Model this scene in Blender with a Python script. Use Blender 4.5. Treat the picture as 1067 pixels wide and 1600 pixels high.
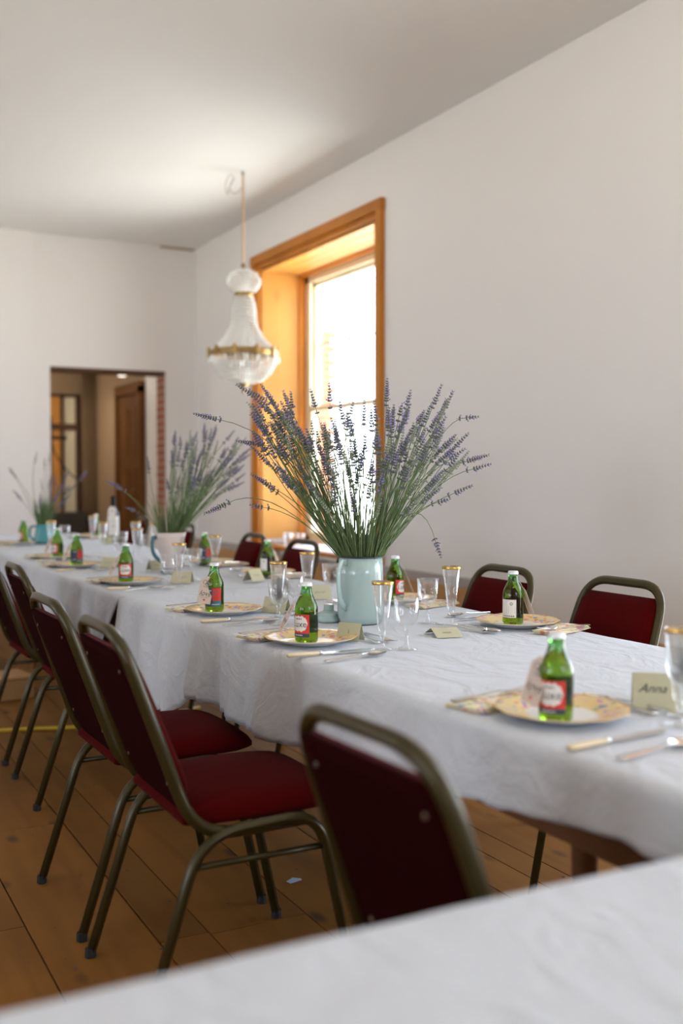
import bpy, bmesh, math, random
from math import sin, cos, pi, radians, hypot, atan2
from mathutils import Vector, Matrix, Quaternion

for o in list(bpy.data.objects):
    bpy.data.objects.remove(o)
S = bpy.context.scene
COL = S.collection

# ------------------------------------------------------------------ camera
cam_d = bpy.data.cameras.new('camera')
cam = bpy.data.objects.new('camera', cam_d)
COL.objects.link(cam)
S.camera = cam
cam_d.sensor_fit = 'VERTICAL'
cam_d.sensor_height = 36.0
cam_d.lens = 36.0 * 1650 / 1600
cam.location = (0, 0, 1.22)
YAW = radians(27.8)
PITCH = math.atan(56 / 1650)
cam.rotation_euler = (pi / 2 - PITCH, 0, -YAW)
cam_d.clip_start = 0.05
cam_d.dof.use_dof = True
cam_d.dof.focus_distance = 3.22
cam_d.dof.aperture_fstop = 1.7

# ------------------------------------------------------------------ world / light
S.view_settings.view_transform = 'Standard'
S.view_settings.look = 'None'
S.view_settings.gamma = 1
S.view_settings.use_curve_mapping = False
S.view_settings.exposure = 0.22
SKY_TOP = (0.62, 0.82, 1.15)
SKY_HOR = (0.86, 0.96, 1.12)
GROUND = (1.50, 1.47, 1.42)
SKY_STR = 7.4
w = bpy.data.worlds.new('sky')
S.world = w
w.use_nodes = True
nt = w.node_tree
nt.nodes.clear()
out = nt.nodes.new('ShaderNodeOutputWorld')
bg = nt.nodes.new('ShaderNodeBackground')
tc = nt.nodes.new('ShaderNodeTexCoord')
sp = nt.nodes.new('ShaderNodeSeparateXYZ')
rp = nt.nodes.new('ShaderNodeValToRGB')
mp = nt.nodes.new('ShaderNodeMapRange')
nt.links.new(tc.outputs['Generated'], sp.inputs[0])
nt.links.new(sp.outputs['Z'], mp.inputs['Value'])
mp.inputs['From Min'].default_value = -1
nt.links.new(mp.outputs[0], rp.inputs[0])
cr = rp.color_ramp
cr.elements[0].position = 0.0
cr.elements[0].color = (*GROUND, 1)
cr.elements[1].position = 1.0
cr.elements[1].color = (*SKY_TOP, 1)
e = cr.elements.new(0.48); e.color = (*GROUND, 1)
e = cr.elements.new(0.52); e.color = (*SKY_HOR, 1)
nt.links.new(rp.outputs[0], bg.inputs['Color'])
bg.inputs['Strength'].default_value = SKY_STR
nt.links.new(bg.outputs[0], out.inputs[0])

RX, RB, CH = 3.8, 10.45, 3.565          # right wall, back wall, ceiling
LX, NY = -7.0, -3.0                     # left wall, wall behind the camera
WINS = [(6.66, 8.78, 0.60, 3.07), (0.75, 3.15, 0.14, 3.07), (-2.3, -0.6, 0.60, 3.07)]
LWINS = [(-2.6, 0.1, 0.95, 3.2), (0.7, 3.4, 0.95, 3.2), (7.4, 10.0, 0.95, 3.2)]   # in the left wall, out of view
NWINS = [(1.0, 3.3, 1.4, 3.2)]   # in the wall behind the camera (along X)


def portal(loc, rot, sx, sy):
    d = bpy.data.lights.new('window_portal', 'AREA')
    d.shape = 'RECTANGLE'; d.size = sx; d.size_y = sy
    d.cycles.is_portal = True
    o = bpy.data.objects.new('window_portal', d)
    COL.objects.link(o)
    o.location = loc; o.rotation_euler = rot


for (a, b, c, d) in WINS:
    portal((4.36, (a + b) / 2, (c + d) / 2), (0, radians(90), 0), d - c, b - a)
for (a, b, c, d) in LWINS:
    portal((LX - 0.56, (a + b) / 2, (c + d) / 2), (0, radians(-90), 0), d - c, b - a)
for (a, b, c, d) in NWINS:
    portal(((a + b) / 2, NY - 0.56, (c + d) / 2), (radians(90), 0, 0), b - a, d - c)

# ------------------------------------------------------------------ materials
def nodes(name):
    m = bpy.data.materials.new(name)
    m.use_nodes = True
    n = m.node_tree
    return m, n, n.nodes['Principled BSDF']


def pbr(name, col, rough=0.5, metal=0.0, spec=None, bump=None, trans=0.0, ior=None, sheen=0.0, coat=0.0, vary=0.0):
    m, n, p = nodes(name)
    p.inputs['Base Color'].default_value = (*col, 1)
    p.inputs['Roughness'].default_value = rough
    p.inputs['Metallic'].default_value = metal
    if spec is not None: p.inputs['Specular IOR Level'].default_value = spec
    if ior: p.inputs['IOR'].default_value = ior
    p.inputs['Transmission Weight'].default_value = trans
    p.inputs['Sheen Weight'].default_value = sheen
    p.inputs['Coat Weight'].default_value = coat
    if vary:
        tcn = n.nodes.new('ShaderNodeTexCoord')
        no = n.nodes.new('ShaderNodeTexNoise'); no.inputs['Scale'].default_value = 6
        no.inputs['Detail'].default_value = 5
        mx = n.nodes.new('ShaderNodeMix'); mx.data_type = 'RGBA'
        n.links.new(tcn.outputs['Object'], no.inputs['Vector'])
        n.links.new(no.outputs['Fac'], mx.inputs['Factor'])
        mx.inputs['A'].default_value = (*[c * (1 - vary) for c in col], 1)
        mx.inputs['B'].default_value = (*[min(1, c * (1 + vary)) for c in col], 1)
        n.links.new(mx.outputs['Result'], p.inputs['Base Color'])
    if bump:
        sc, st, dist = bump
        tcn = n.nodes.new('ShaderNodeTexCoord')
        no = n.nodes.new('ShaderNodeTexNoise'); no.inputs['Scale'].default_value = sc
        no.inputs['Detail'].default_value = 4
        bn = n.nodes.new('ShaderNodeBump'); bn.inputs['Strength'].default_value = st
        bn.inputs['Distance'].default_value = dist
        n.links.new(tcn.outputs['Object'], no.inputs['Vector'])
        n.links.new(no.outputs['Fac'], bn.inputs['Height'])
        n.links.new(bn.outputs[0], p.inputs['Normal'])
    return m


def wood(name, c1, c2, axis='Y', rough=0.5, knots=True, scale=1.0, per_object=True, knotcol=(0.06, 0.03, 0.012)):
    m, n, p = nodes(name)
    N, K = n.nodes, n.links
    tcn = N.new('ShaderNodeTexCoord')
    add = N.new('ShaderNodeVectorMath'); add.operation = 'ADD'
    if per_object:
        oi = N.new('ShaderNodeObjectInfo')
        sc0 = N.new('ShaderNodeVectorMath'); sc0.operation = 'SCALE'
        cmb = N.new('ShaderNodeCombineXYZ')
        for i in range(3): K.new(oi.outputs['Random'], cmb.inputs[i])
        K.new(cmb.outputs[0], sc0.inputs[0]); sc0.inputs['Scale'].default_value = 37.0
        K.new(tcn.outputs['Object'], add.inputs[0]); K.new(sc0.outputs[0], add.inputs[1])
    else:
        K.new(tcn.outputs['Object'], add.inputs[0])
    mpn = N.new('ShaderNodeMapping')
    K.new(add.outputs[0], mpn.inputs[0])
    s = [9.0 * scale] * 3
    s['XYZ'.index(axis)] = 0.7 * scale
    mpn.inputs['Scale'].default_value = s
    n1 = N.new('ShaderNodeTexNoise'); n1.inputs['Scale'].default_value = 1.3; n1.inputs['Detail'].default_value = 3
    n1.inputs['Distortion'].default_value = 0.6
    K.new(mpn.outputs[0], n1.inputs['Vector'])
    mul = N.new('ShaderNodeMath'); mul.operation = 'MULTIPLY'; mul.inputs[1].default_value = 5
    K.new(n1.outputs['Fac'], mul.inputs[0])
    sn = N.new('ShaderNodeMath'); sn.operation = 'SINE'
    K.new(mul.outputs[0], sn.inputs[0])
    mr = N.new('ShaderNodeMapRange'); mr.inputs['From Min'].default_value = -1.4
    mr.inputs['From Max'].default_value = 1.2
    K.new(sn.outputs[0], mr.inputs['Value'])
    mx = N.new('ShaderNodeMix'); mx.data_type = 'RGBA'
    mx.inputs['A'].default_value = (*c2, 1); mx.inputs['B'].default_value = (*c1, 1)
    K.new(mr.outputs[0], mx.inputs['Factor'])
    last = mx.outputs['Result']
    # broad tone variation
    n2 = N.new('ShaderNodeTexNoise'); n2.inputs['Scale'].default_value = 1.6; n2.inputs['Detail'].default_value = 4
    K.new(add.outputs[0], n2.inputs['Vector'])
    hv = N.new('ShaderNodeHueSaturation')
    mr2 = N.new('ShaderNodeMapRange'); mr2.inputs['To Min'].default_value = 0.62; mr2.inputs['To Max'].default_value = 1.35
    K.new(n2.outputs['Fac'], mr2.inputs['Value'])
    if per_object:
        ml = N.new('ShaderNodeMath'); ml.operation = 'MULTIPLY'
        mr3 = N.new('ShaderNodeMapRange'); mr3.inputs['To Min'].default_value = 0.8; mr3.inputs['To Max'].default_value = 1.15
        K.new(oi.outputs['Random'], mr3.inputs['Value'])
        K.new(mr2.outputs[0], ml.inputs[0]); K.new(mr3.outputs[0], ml.inputs[1])
        K.new(ml.outputs[0], hv.inputs['Value'])
    else:
        K.new(mr2.outputs[0], hv.inputs['Value'])
    K.new(last, hv.inputs['Color'])
    last = hv.outputs[0]
    if knots:
        mk = N.new('ShaderNodeMapping')
        ks = [4.5 * scale] * 3
        ks['XYZ'.index(axis)] = 2.2 * scale
        mk.inputs['Scale'].default_value = ks
        K.new(add.outputs[0], mk.inputs[0])
        vo = N.new('ShaderNodeTexVoronoi'); vo.inputs['Scale'].default_value = 1.0
        vo.inputs['Randomness'].default_value = 1.0
        K.new(mk.outputs[0], vo.inputs['Vector'])
        kr = N.new('ShaderNodeMapRange')
        kr.inputs['From Min'].default_value = 0.05; kr.inputs['From Max'].default_value = 0.12
        kr.inputs['To Min'].default_value = 0.85; kr.inputs['To Max'].default_value = 0.0
        K.new(vo.outputs['Distance'], kr.inputs['Value'])
        m2 = N.new('ShaderNodeMix'); m2.data_type = 'RGBA'
        K.new(kr.outputs[0], m2.inputs['Factor']); K.new(last, m2.inputs['A'])
        m2.inputs['B'].default_value = (*knotcol, 1)
        last = m2.outputs['Result']
    K.new(last, p.inputs['Base Color'])
    p.inputs['Roughness'].default_value = rough
    p.inputs['Specular IOR Level'].default_value = 0.2
    bn = N.new('ShaderNodeBump'); bn.inputs['Strength'].default_value = 0.25; bn.inputs['Distance'].default_value = 0.002
    K.new(sn.outputs[0], bn.inputs['Height']); K.new(bn.outputs[0], p.inputs['Normal'])
    return m


def thin_glass(name, tint=(1, 1, 1), gloss=0.55, rough=0.02):
    m = bpy.data.materials.new(name); m.use_nodes = True
    n = m.node_tree; n.nodes.clear()
    o = n.nodes.new('ShaderNodeOutputMaterial')
    t = n.nodes.new('ShaderNodeBsdfTransparent'); t.inputs[0].default_value = (*tint, 1)
    g = n.nodes.new('ShaderNodeBsdfGlossy'); g.inputs['Roughness'].default_value = rough
    g.inputs['Color'].default_value = (1, 1, 1, 1)
    lw = n.nodes.new('ShaderNodeLayerWeight'); lw.inputs['Blend'].default_value = 0.32
    ml = n.nodes.new('ShaderNodeMath'); ml.operation = 'MULTIPLY'; ml.inputs[1].default_value = gloss
    ad = n.nodes.new('ShaderNodeMath'); ad.operation = 'ADD'; ad.inputs[1].default_value = 0.03
    mx = n.nodes.new('ShaderNodeMixShader')
    K = n.links
    K.new(lw.outputs['Facing'], ml.inputs[0]); K.new(ml.outputs[0], ad.inputs[0]); K.new(ad.outputs[0], mx.inputs[0])
    K.new(t.outputs[0], mx.inputs[1]); K.new(g.outputs[0], mx.inputs[2]); K.new(mx.outputs[0], o.inputs[0])
    return m


def linen(name, col, fine=0.35):
    m, n, p = nodes(name)
    N, K = n.nodes, n.links
    p.inputs['Base Color'].default_value = (*col, 1)
    p.inputs['Roughness'].default_value = 0.9
    p.inputs['Specular IOR Level'].default_value = 0.15
    p.inputs['Sheen Weight'].default_value = 0.1
    tcn = N.new('ShaderNodeTexCoord')
    a = N.new('ShaderNodeTexNoise'); a.inputs['Scale'].default_value = 3.5; a.inputs['Detail'].default_value = 5
    a.inputs['Distortion'].default_value = 1.2
    mm = N.new('ShaderNodeMapping'); mm.inputs['Scale'].default_value = (1.7, 1, 1.2)
    K.new(tcn.outputs['Object'], mm.inputs[0]); K.new(mm.outputs[0], a.inputs['Vector'])
    b = N.new('ShaderNodeTexNoise'); b.inputs['Scale'].default_value = 22; b.inputs['Detail'].default_value = 4
    b.inputs['Distortion'].default_value = 2.0
    K.new(tcn.outputs['Object'], b.inputs['Vector'])
    rid = N.new('ShaderNodeMath'); rid.operation = 'PINGPONG'; rid.inputs[1].default_value = 0.5
    K.new(a.outputs['Fac'], rid.inputs[0])
    b1 = N.new('ShaderNodeBump'); b1.inputs['Strength'].default_value = 0.6; b1.inputs['Distance'].default_value = 0.035
    K.new(rid.outputs[0], b1.inputs['Height'])
    b2 = N.new('ShaderNodeBump'); b2.inputs['Strength'].default_value = fine; b2.inputs['Distance'].default_value = 0.004
    K.new(b.outputs['Fac'], b2.inputs['Height']); K.new(b1.outputs[0], b2.inputs['Normal'])
    K.new(b2.outputs[0], p.inputs['Normal'])
    return m


def floral(name, base, rimmed):
    """old china / print: blotches of pink, lilac, blue and orange flowers on yellow"""
    m, n, p = nodes(name)
    N, K = n.nodes, n.links
    tcn = N.new('ShaderNodeTexCoord')
    vo = N.new('ShaderNodeTexVoronoi'); vo.inputs['Scale'].default_value = 60
    no = N.new('ShaderNodeTexNoise'); no.inputs['Scale'].default_value = 40
    ad = N.new('ShaderNodeVectorMath'); ad.operation = 'MULTIPLY_ADD'
    K.new(no.outputs['Color'], ad.inputs[0]); ad.inputs[1].default_value = (0.02,) * 3
    K.new(tcn.outputs['Object'], ad.inputs[2]); K.new(tcn.outputs['Object'], no.inputs['Vector'])
    K.new(ad.outputs[0], vo.inputs['Vector'])
    sx = N.new('ShaderNodeSeparateXYZ'); K.new(vo.outputs['Color'], sx.inputs[0])
    ramp = N.new('ShaderNodeValToRGB'); ramp.color_ramp.interpolation = 'CONSTANT'
    R = ramp.color_ramp
    R.elements[0].position = 0; R.elements[0].color = (0.66, 0.30, 0.42, 1)
    R.elements[1].position = 0.16; R.elements[1].color = (0.45, 0.32, 0.52, 1)
    for q, c in ((0.30, (0.24, 0.30, 0.50)), (0.36, (0.74, 0.28, 0.12)), (0.48, (0.36, 0.42, 0.22)), (0.54, base)):
        z = R.elements.new(q); z.color = (*c, 1)
    K.new(sx.outputs[0], ramp.inputs[0])
    # blob mask
    mk = N.new('ShaderNodeMapRange'); mk.inputs['From Min'].default_value = 0.38; mk.inputs['From Max'].default_value = 0.56
    mk.inputs['To Min'].default_value = 1; mk.inputs['To Max'].default_value = 0
    K.new(vo.outputs['Distance'], mk.inputs['Value'])
    mx = N.new('ShaderNodeMix'); mx.data_type = 'RGBA'
    K.new(mk.outputs[0], mx.inputs['Factor']); mx.inputs['A'].default_value = (*base, 1)
    K.new(ramp.outputs[0], mx.inputs['B'])
    last = mx.outputs['Result']
    if rimmed:
        sep = N.new('ShaderNodeSeparateXYZ'); K.new(tcn.outputs['Object'], sep.inputs[0])
        cb = N.new('ShaderNodeCombineXYZ'); K.new(sep.outputs[0], cb.inputs[0]); K.new(sep.outputs[1], cb.inputs[1])
        ln = N.new('ShaderNodeVectorMath'); ln.operation = 'LENGTH'; K.new(cb.outputs[0], ln.inputs[0])
        n3 = N.new('ShaderNodeTexNoise'); n3.inputs['Scale'].default_value = 14; K.new(cb.outputs[0], n3.inputs['Vector'])
        ma = N.new('ShaderNodeMath'); ma.operation = 'MULTIPLY_ADD'; ma.inputs[1].default_value = 0.05
        K.new(n3.outputs['Fac'], ma.inputs[0]); K.new(ln.outputs['Value'], ma.inputs[2])
        g = N.new('ShaderNodeValToRGB'); G = g.color_ramp
        G.elements[0].position = 0.090; G.elements[0].color = (0, 0, 0, 1)
        G.elements[1].position = 0.102; G.elements[1].color = (1, 1, 1, 1)
        K.new(ma.outputs[0], g.inputs[0])
        m3 = N.new('ShaderNodeMix'); m3.data_type = 'RGBA'
        K.new(g.outputs[0], m3.inputs['Factor']); m3.inputs['A'].default_value = (0.78, 0.76, 0.72, 1)
        K.new(last, m3.inputs['B'])
        # golden edge band
        g2 = N.new('ShaderNodeMath'); g2.operation = 'GREATER_THAN'; g2.inputs[1].default_value = 0.1255
        K.new(ln.outputs['Value'], g2.inputs[0])
        m4 = N.new('ShaderNodeMix'); m4.data_type = 'RGBA'
        K.new(g2.outputs[0], m4.inputs['Factor']); K.new(m3.outputs['Result'], m4.inputs['A'])
        m4.inputs['B'].default_value = (0.66, 0.42, 0.12, 1)
        last = m4.outputs['Result']
    K.new(last, p.inputs['Base Color'])
    p.inputs['Roughness'].default_value = 0.18 if rimmed else 0.85
    return m


M = dict(
    wall=pbr('wall_plaster', (0.83, 0.80, 0.78), 0.85, spec=0.2, bump=(2.5, 0.25, 0.03)),
    ceiling=pbr('ceiling_plaster', (0.88, 0.88, 0.865), 0.9, spec=0.1, bump=(1.5, 0.2, 0.03)),
    board=wood('floor_pine', (0.25, 0.104, 0.018), (0.15, 0.054, 0.008), 'Y', 0.7),
    joint=pbr('floor_joint', (0.02, 0.014, 0.01), 0.9),
    pine=wood('honey_pine', (0.66, 0.245, 0.030), (0.52, 0.165, 0.018), 'Z', 0.38, knots=True, scale=0.8, knotcol=(0.22, 0.08, 0.02)),
    pineh=wood('honey_pine_along', (0.66, 0.245, 0.030), (0.52, 0.165, 0.018), 'Y', 0.38, scale=0.8, knotcol=(0.22, 0.08, 0.02)),
    reveal=wood('pale_pine_panel', (0.68, 0.32, 0.075), (0.62, 0.26, 0.05), 'Z', 0.45, scale=0.6, knotcol=(0.42, 0.17, 0.04)),
    revealh=wood('pale_pine_panel_along', (0.68, 0.32, 0.075), (0.62, 0.26, 0.05), 'Y', 0.45, scale=0.6, knotcol=(0.42, 0.17, 0.04)),
    dado=wood('dado_pine', (0.52, 0.30, 0.13), (0.42, 0.22, 0.085), 'Y', 0.5, scale=0.8),
    greytrim=pbr('plain_grey', (0.46, 0.42, 0.40), 0.6),
    cream=pbr('cream_sash_paint', (0.80, 0.72, 0.52), 0.45),
    pane=thin_glass('window_glass', (0.98, 1, 0.99), 0.3),
    brick=pbr('red_brick', (0.34, 0.12, 0.07), 0.9, vary=0.4, bump=(30, 0.5, 0.005)),
    mortar=pbr('mortar', (0.45, 0.38, 0.30), 0.95),
    cloth=linen('white_linen', (0.580, 0.598, 0.640)),
    tablewood=wood('brown_table_wood', (0.20, 0.085, 0.035), (0.11, 0.045, 0.02), 'Y', 0.4, knots=False),
    gold_tube=pbr('bronze_lacquered_tube', (0.046, 0.033, 0.009), 0.32, metal=0.3, spec=0.4),
    velvet=pbr('wine_red_velvet', (0.060, 0.0012, 0.0015), 0.9, sheen=0.02, spec=0.03, bump=(60, 0.15, 0.003)),
    velvet_back=pbr('dark_red_back_fabric', (0.018, 0.0015, 0.0012), 0.95, sheen=0.0, spec=0.03),
    rubber=pbr('black_rubber', (0.012, 0.011, 0.010), 0.8),
    screw=pbr('dull_screw', (0.20, 0.17, 0.12), 0.4, metal=0.8),
    silver=pbr('silver_plate', (0.78, 0.76, 0.73), 0.16, metal=1),
    ivory=pbr('ivory_handle', (0.78, 0.64, 0.42), 0.35),
    gold=pbr('gold_rim', (0.58, 0.34, 0.08), 0.25, metal=1),
    brass=pbr('old_brass', (0.38, 0.25, 0.09), 0.4, metal=0.85),
    clear=thin_glass('clear_plastic', (0.97, 0.975, 0.98), 0.62),
    bottle=pbr('green_bottle_glass', (0.20, 0.40, 0.022), 0.03, trans=1.0, ior=1.42),
    neck=pbr('green_neck_glass', (0.16, 0.52, 0.12), 0.05, trans=0.92, ior=1.42),
    cap=pbr('white_metal_cap', (0.78, 0.78, 0.80), 0.35, metal=0.3),
    red=pbr('label_red', (0.66, 0.035, 0.025), 0.5),
    paper=pbr('label_white', (0.80, 0.76, 0.72), 0.6),
    navy=pbr('label_navy', (0.03, 0.055, 0.10), 0.5),
    teal=pbr('label_teal', (0.03, 0.15, 0.19), 0.5),
    ink=pbr('dark_ink', (0.05, 0.045, 0.05), 0.7),
    tag=pbr('pink_kraft_card', (0.66, 0.53, 0.45), 0.8),
    string=pbr('white_string', (0.75, 0.72, 0.68), 0.9),
    card=pbr('olive_cream_card', (0.52, 0.49, 0.33), 0.8),
    china=floral('floral_china', (0.76, 0.56, 0.27), True),
    chinaplain=pbr('white_china', (0.80, 0.79, 0.78), 0.15),
    napkin=floral('floral_napkin', (0.78, 0.68, 0.46), False),
    aqua=pbr('pale_aqua_enamel', (0.37, 0.485, 0.465), 0.16, coat=0.5),
    navyrim=pbr('navy_enamel_rim', (0.02, 0.025, 0.045), 0.3),
    cupwhite=pbr('blush_white_enamel', (0.66, 0.56, 0.52), 0.3),
    bluehandle=pbr('petrol_blue_enamel', (0.03, 0.11, 0.15), 0.3),
    tealjug=pbr('teal_enamel', (0.07, 0.32, 0.36), 0.25),
    stem=pbr('lavender_stem', (0.135, 0.20, 0.075), 0.7, vary=0.3),
    bud=pbr('lavender_calyx', (0.15, 0.15, 0.145), 0.8, vary=0.35),
    flower=pbr('lavender_floret', (0.30, 0.25, 0.50), 0.75, vary=0.25),
    budpale=pbr('faded_lavender_calyx', (0.33, 0.36, 0.27), 0.8, vary=0.3),
    crystal=pbr('chandelier_crystal', (0.80, 0.79, 0.76), 0.15, trans=0.0, spec=0.8),
    darkglass=pbr('wine_bottle_glass', (0.008, 0.012, 0.008), 0.15, spec=0.3),
    foil=pbr('black_foil', (0.008, 0.008, 0.010), 0.6, spec=0.2),
    darkwood=wood('brown_door_wood', (0.17, 0.068, 0.016), (0.11, 0.040, 0.009), 'Z', 0.75, knots=False),
    darkbeam=pbr('dark_ceiling_timber', (0.10, 0.045, 0.02), 0.7),
    curtain=pbr('brown_curtain', (0.36, 0.235, 0.13), 0.95),
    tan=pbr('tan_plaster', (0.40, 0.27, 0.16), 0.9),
    cabinet=pbr('dark_cabinet', (0.045, 0.045, 0.035), 0.5),
    iron=pbr('black_iron', (0.02, 0.015, 0.012), 0.5),
    cord=pbr('tan_cord', (0.60, 0.43, 0.27), 0.8),
    white=pbr('white_cotton', (0.80, 0.80, 0.80), 0.9),
    yellow=pbr('yellow_hose', (0.55, 0.36, 0.02), 0.5),
    scrap=pbr('pale_blue_paper', (0.45, 0.55, 0.68), 0.8),
)
lampm = bpy.data.materials.new('lit_lamp_diffuser'); lampm.use_nodes = True
lp_ = lampm.node_tree.nodes['Principled BSDF']
lp_.inputs['Emission Color'].default_value = (1, 0.93, 0.8, 1); lp_.inputs['Emission Strength'].default_value = 2.2
M['lamp'] = lampm
added_lampm = lampm.copy(); added_lampm.name = 'added_lamp_diffuser'
added_lampm.node_tree.nodes['Principled BSDF'].inputs['Emission Strength'].default_value = 50
M['added_lamp'] = added_lampm  # stronger glow for the unseen added lamps

# ------------------------------------------------------------------ helpers
def mesh(name, V, F, mats, smooth=False, mi=None):
    me = bpy.data.meshes.new(name)
    me.from_pydata([tuple(v) for v in V], [], F)
    if not isinstance(mats, (list, tuple)): mats = [mats]
    for m in mats: me.materials.append(m)
    if mi:
        me.polygons.foreach_set('material_index', mi)
    if smooth:
        me.polygons.foreach_set('use_smooth', [True] * len(me.polygons))
    me.update()
    return me


def obj(name, geo, mats, parent=None, smooth=False, loc=None):
    """geo = (V,F) or (V,F,matindex) or a mesh"""
    if isinstance(geo, bpy.types.Mesh): me = geo
    else: me = mesh(name, geo[0], geo[1], mats, smooth, geo[2] if len(geo) > 2 else None)
    o = bpy.data.objects.new(name, me)
    COL.objects.link(o)
    if parent: o.parent = parent
    if loc: o.location = loc
    return o


def tag(o, label=None, cat=None, group=None, kind=None):
    if label: o['label'] = label
    if cat: o['category'] = cat
    if group: o['group'] = group
    if kind: o['kind'] = kind
    return o


def thing(name, label, cat, loc=(0, 0, 0), rz=0, group=None):
    o = bpy.data.objects.new(name, None)
    COL.objects.link(o)
    o.location = loc; o.rotation_euler = (0, 0, rz)
    o.empty_display_size = 0.05
    return tag(o, label, cat, group)


def dup(root, loc, rz=0, label=None, group=None, rot=None):
    def cp(o, par):
        c = o.copy(); COL.objects.link(c); c.parent = par
        for ch in o.children: cp(ch, c)
        return c
    r = cp(root, None)
    r.location = loc; r.rotation_euler = rot if rot else (0, 0, rz)
    if label: r['label'] = label
    if group: r['group'] = group
    return r


used = {}
def place(proto, loc, rz, label, group=None, rot=None):
    """first call moves the prototype, later calls copy it"""
    if proto.name not in used:
        used[proto.name] = 1
        proto.location = loc; proto.rotation_euler = rot if rot else (0, 0, rz)
        proto['label'] = label
        if group: proto['group'] = group
        return proto
    return dup(proto, loc, rz, label, group, rot)


def join(*gs):
    V, F, MI = [], [], []
    for g in gs:
        b = len(V)
        V += [tuple(v) for v in g[0]]
        F += [tuple(i + b for i in f) for f in g[1]]
        MI += (list(g[2]) if len(g) > 2 else [0] * len(g[1]))
    return V, F, MI


def withmat(g, i): return g[0], g[1], [i] * len(g[1])


def xf(g, m):
    return ([m @ Vector(v) for v in g[0]],) + tuple(g[1:])


def box(x0, x1, y0, y1, z0, z1):
    V = [(x, y, z) for z in (z0, z1) for y in (y0, y1) for x in (x0, x1)]
    F = [(0, 2, 3, 1), (4, 5, 7, 6), (0, 1, 5, 4), (2, 6, 7, 3), (0, 4, 6, 2), (1, 3, 7, 5)]
    return V, F


def bevbox(x0, x1, y0, y1, z0, z1, b=0.004, seg=1):
    bm = bmesh.new()
    bmesh.ops.create_cube(bm, size=1)
    for v in bm.verts:
        v.co = Vector(((x0 + x1) / 2 + v.co.x * (x1 - x0), (y0 + y1) / 2 + v.co.y * (y1 - y0), (z0 + z1) / 2 + v.co.z * (z1 - z0)))
    bmesh.ops.bevel(bm, geom=bm.edges[:], offset=b, segments=seg, affect='EDGES')
    V = [v.co.copy() for v in bm.verts]; F = [tuple(v.index for v in f.verts) for f in bm.faces]
    bm.free()
    return V, F


def lathe(prof, n=24, cap=True, ang=None):
    V, F = [], []
    for (r, z) in prof:
        for i in range(n):
            a = 2 * pi * i / n
            V.append((r * cos(a), r * sin(a), z))
    for k in range(len(prof) - 1):
        for i in range(n):
            j = (i + 1) % n
            F.append((k * n + i, k * n + j, (k + 1) * n + j, (k + 1) * n + i))
    if cap:
        if prof[0][0] > 1e-4: F.append(tuple(range(n - 1, -1, -1)))
        if prof[-1][0] > 1e-4: F.append(tuple((len(prof) - 1) * n + i for i in range(n)))
    return V, F


def circ(n=8, a=1.0, b=None):
    b = b or a
    return [(a * cos(2 * pi * i / n), b * sin(2 * pi * i / n)) for i in range(n)]


def rrect(w, h, r=0.3):
    c = r * min(w, h)
    w /= 2; h /= 2
    return [(w, -h + c), (w, h - c), (w - c, h), (-w + c, h), (-w, h - c), (-w, -h + c), (-w + c, -h), (w - c, -h)]


def sweep(path, prof, up=Vector((0, 0, 1)), caps=True, scale=None, closed=False):
    path = [Vector(p) for p in path]
    n = len(path); m = len(prof)
    V, F = [], []
    up = Vector(up)
    prevx = None
    for i, p in enumerate(path):
        if closed: t = (path[(i + 1) % n] - path[i - 1])
        elif i == 0: t = path[1] - p
        elif i == n - 1: t = p - path[i - 1]
        else: t = (path[i + 1] - p).normalized() + (p - path[i - 1]).normalized()
        t.normalize()
        if prevx is None:
            x = t.cross(up)
            if x.length < 1e-4: x = t.cross(Vector((1, 0, 0)))
        else:
            x = prevx - t * prevx.dot(t)
        x.normalize(); prevx = x
        y = x.cross(t).normalized()
        s = scale[i] if scale else 1
        for (a, b) in prof: V.append(p + x * a * s + y * b * s)
    rng = n if closed else n - 1
    for k in range(rng):
        k2 = (k + 1) % n
        for i in range(m):
            j = (i + 1) % m
            F.append((k * m + i, k * m + j, k2 * m + j, k2 * m + i))
    if caps and not closed:
        F.append(tuple(range(m - 1, -1, -1))); F.append(tuple((n - 1) * m + i for i in range(m)))
    return V, F


def fillet(pts, rads, seg=6):
    """polyline with rounded corners"""
    pts = [Vector(p) for p in pts]
    out = [pts[0]]
    for i in range(1, len(pts) - 1):
        p = pts[i]; r = rads[i - 1]
        a = (pts[i - 1] - p); b = (pts[i + 1] - p)
        la, lb = a.length, b.length
        a.normalize(); b.normalize()
        d = min(r, la * 0.49, lb * 0.49)
        s, e = p + a * d, p + b * d
        for k in range(seg + 1):
            t = k / seg
            out.append(s * (1 - t) ** 2 + p * 2 * t * (1 - t) + e * t * t)
    out.append(pts[-1])
    return out


def textgeo(s, size, shear=0.0, depth=0.0):
    cu = bpy.data.curves.new('lettering', 'FONT')
    cu.body = s; cu.size = size; cu.align_x = 'CENTER'; cu.align_y = 'CENTER'; cu.shear = shear
    cu.resolution_u = 3
    o = bpy.data.objects.new('lettering', cu)
    COL.objects.link(o)
    bpy.context.view_layer.update()
    me = bpy.data.meshes.new_from_object(o.evaluated_get(bpy.context.evaluated_depsgraph_get()))
    V = [v.co.copy() for v in me.vertices]; F = [tuple(p.vertices) for p in me.polygons]
    bpy.data.objects.remove(o); bpy.data.curves.remove(cu); bpy.data.meshes.remove(me)
    return V, F


def struct(name, geo, mat, parent=None, smooth=False):
    o = obj(name, geo, mat, parent, smooth)
    if not parent: o['kind'] = 'structure'
    return o

rnd = random.Random(4)

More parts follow.
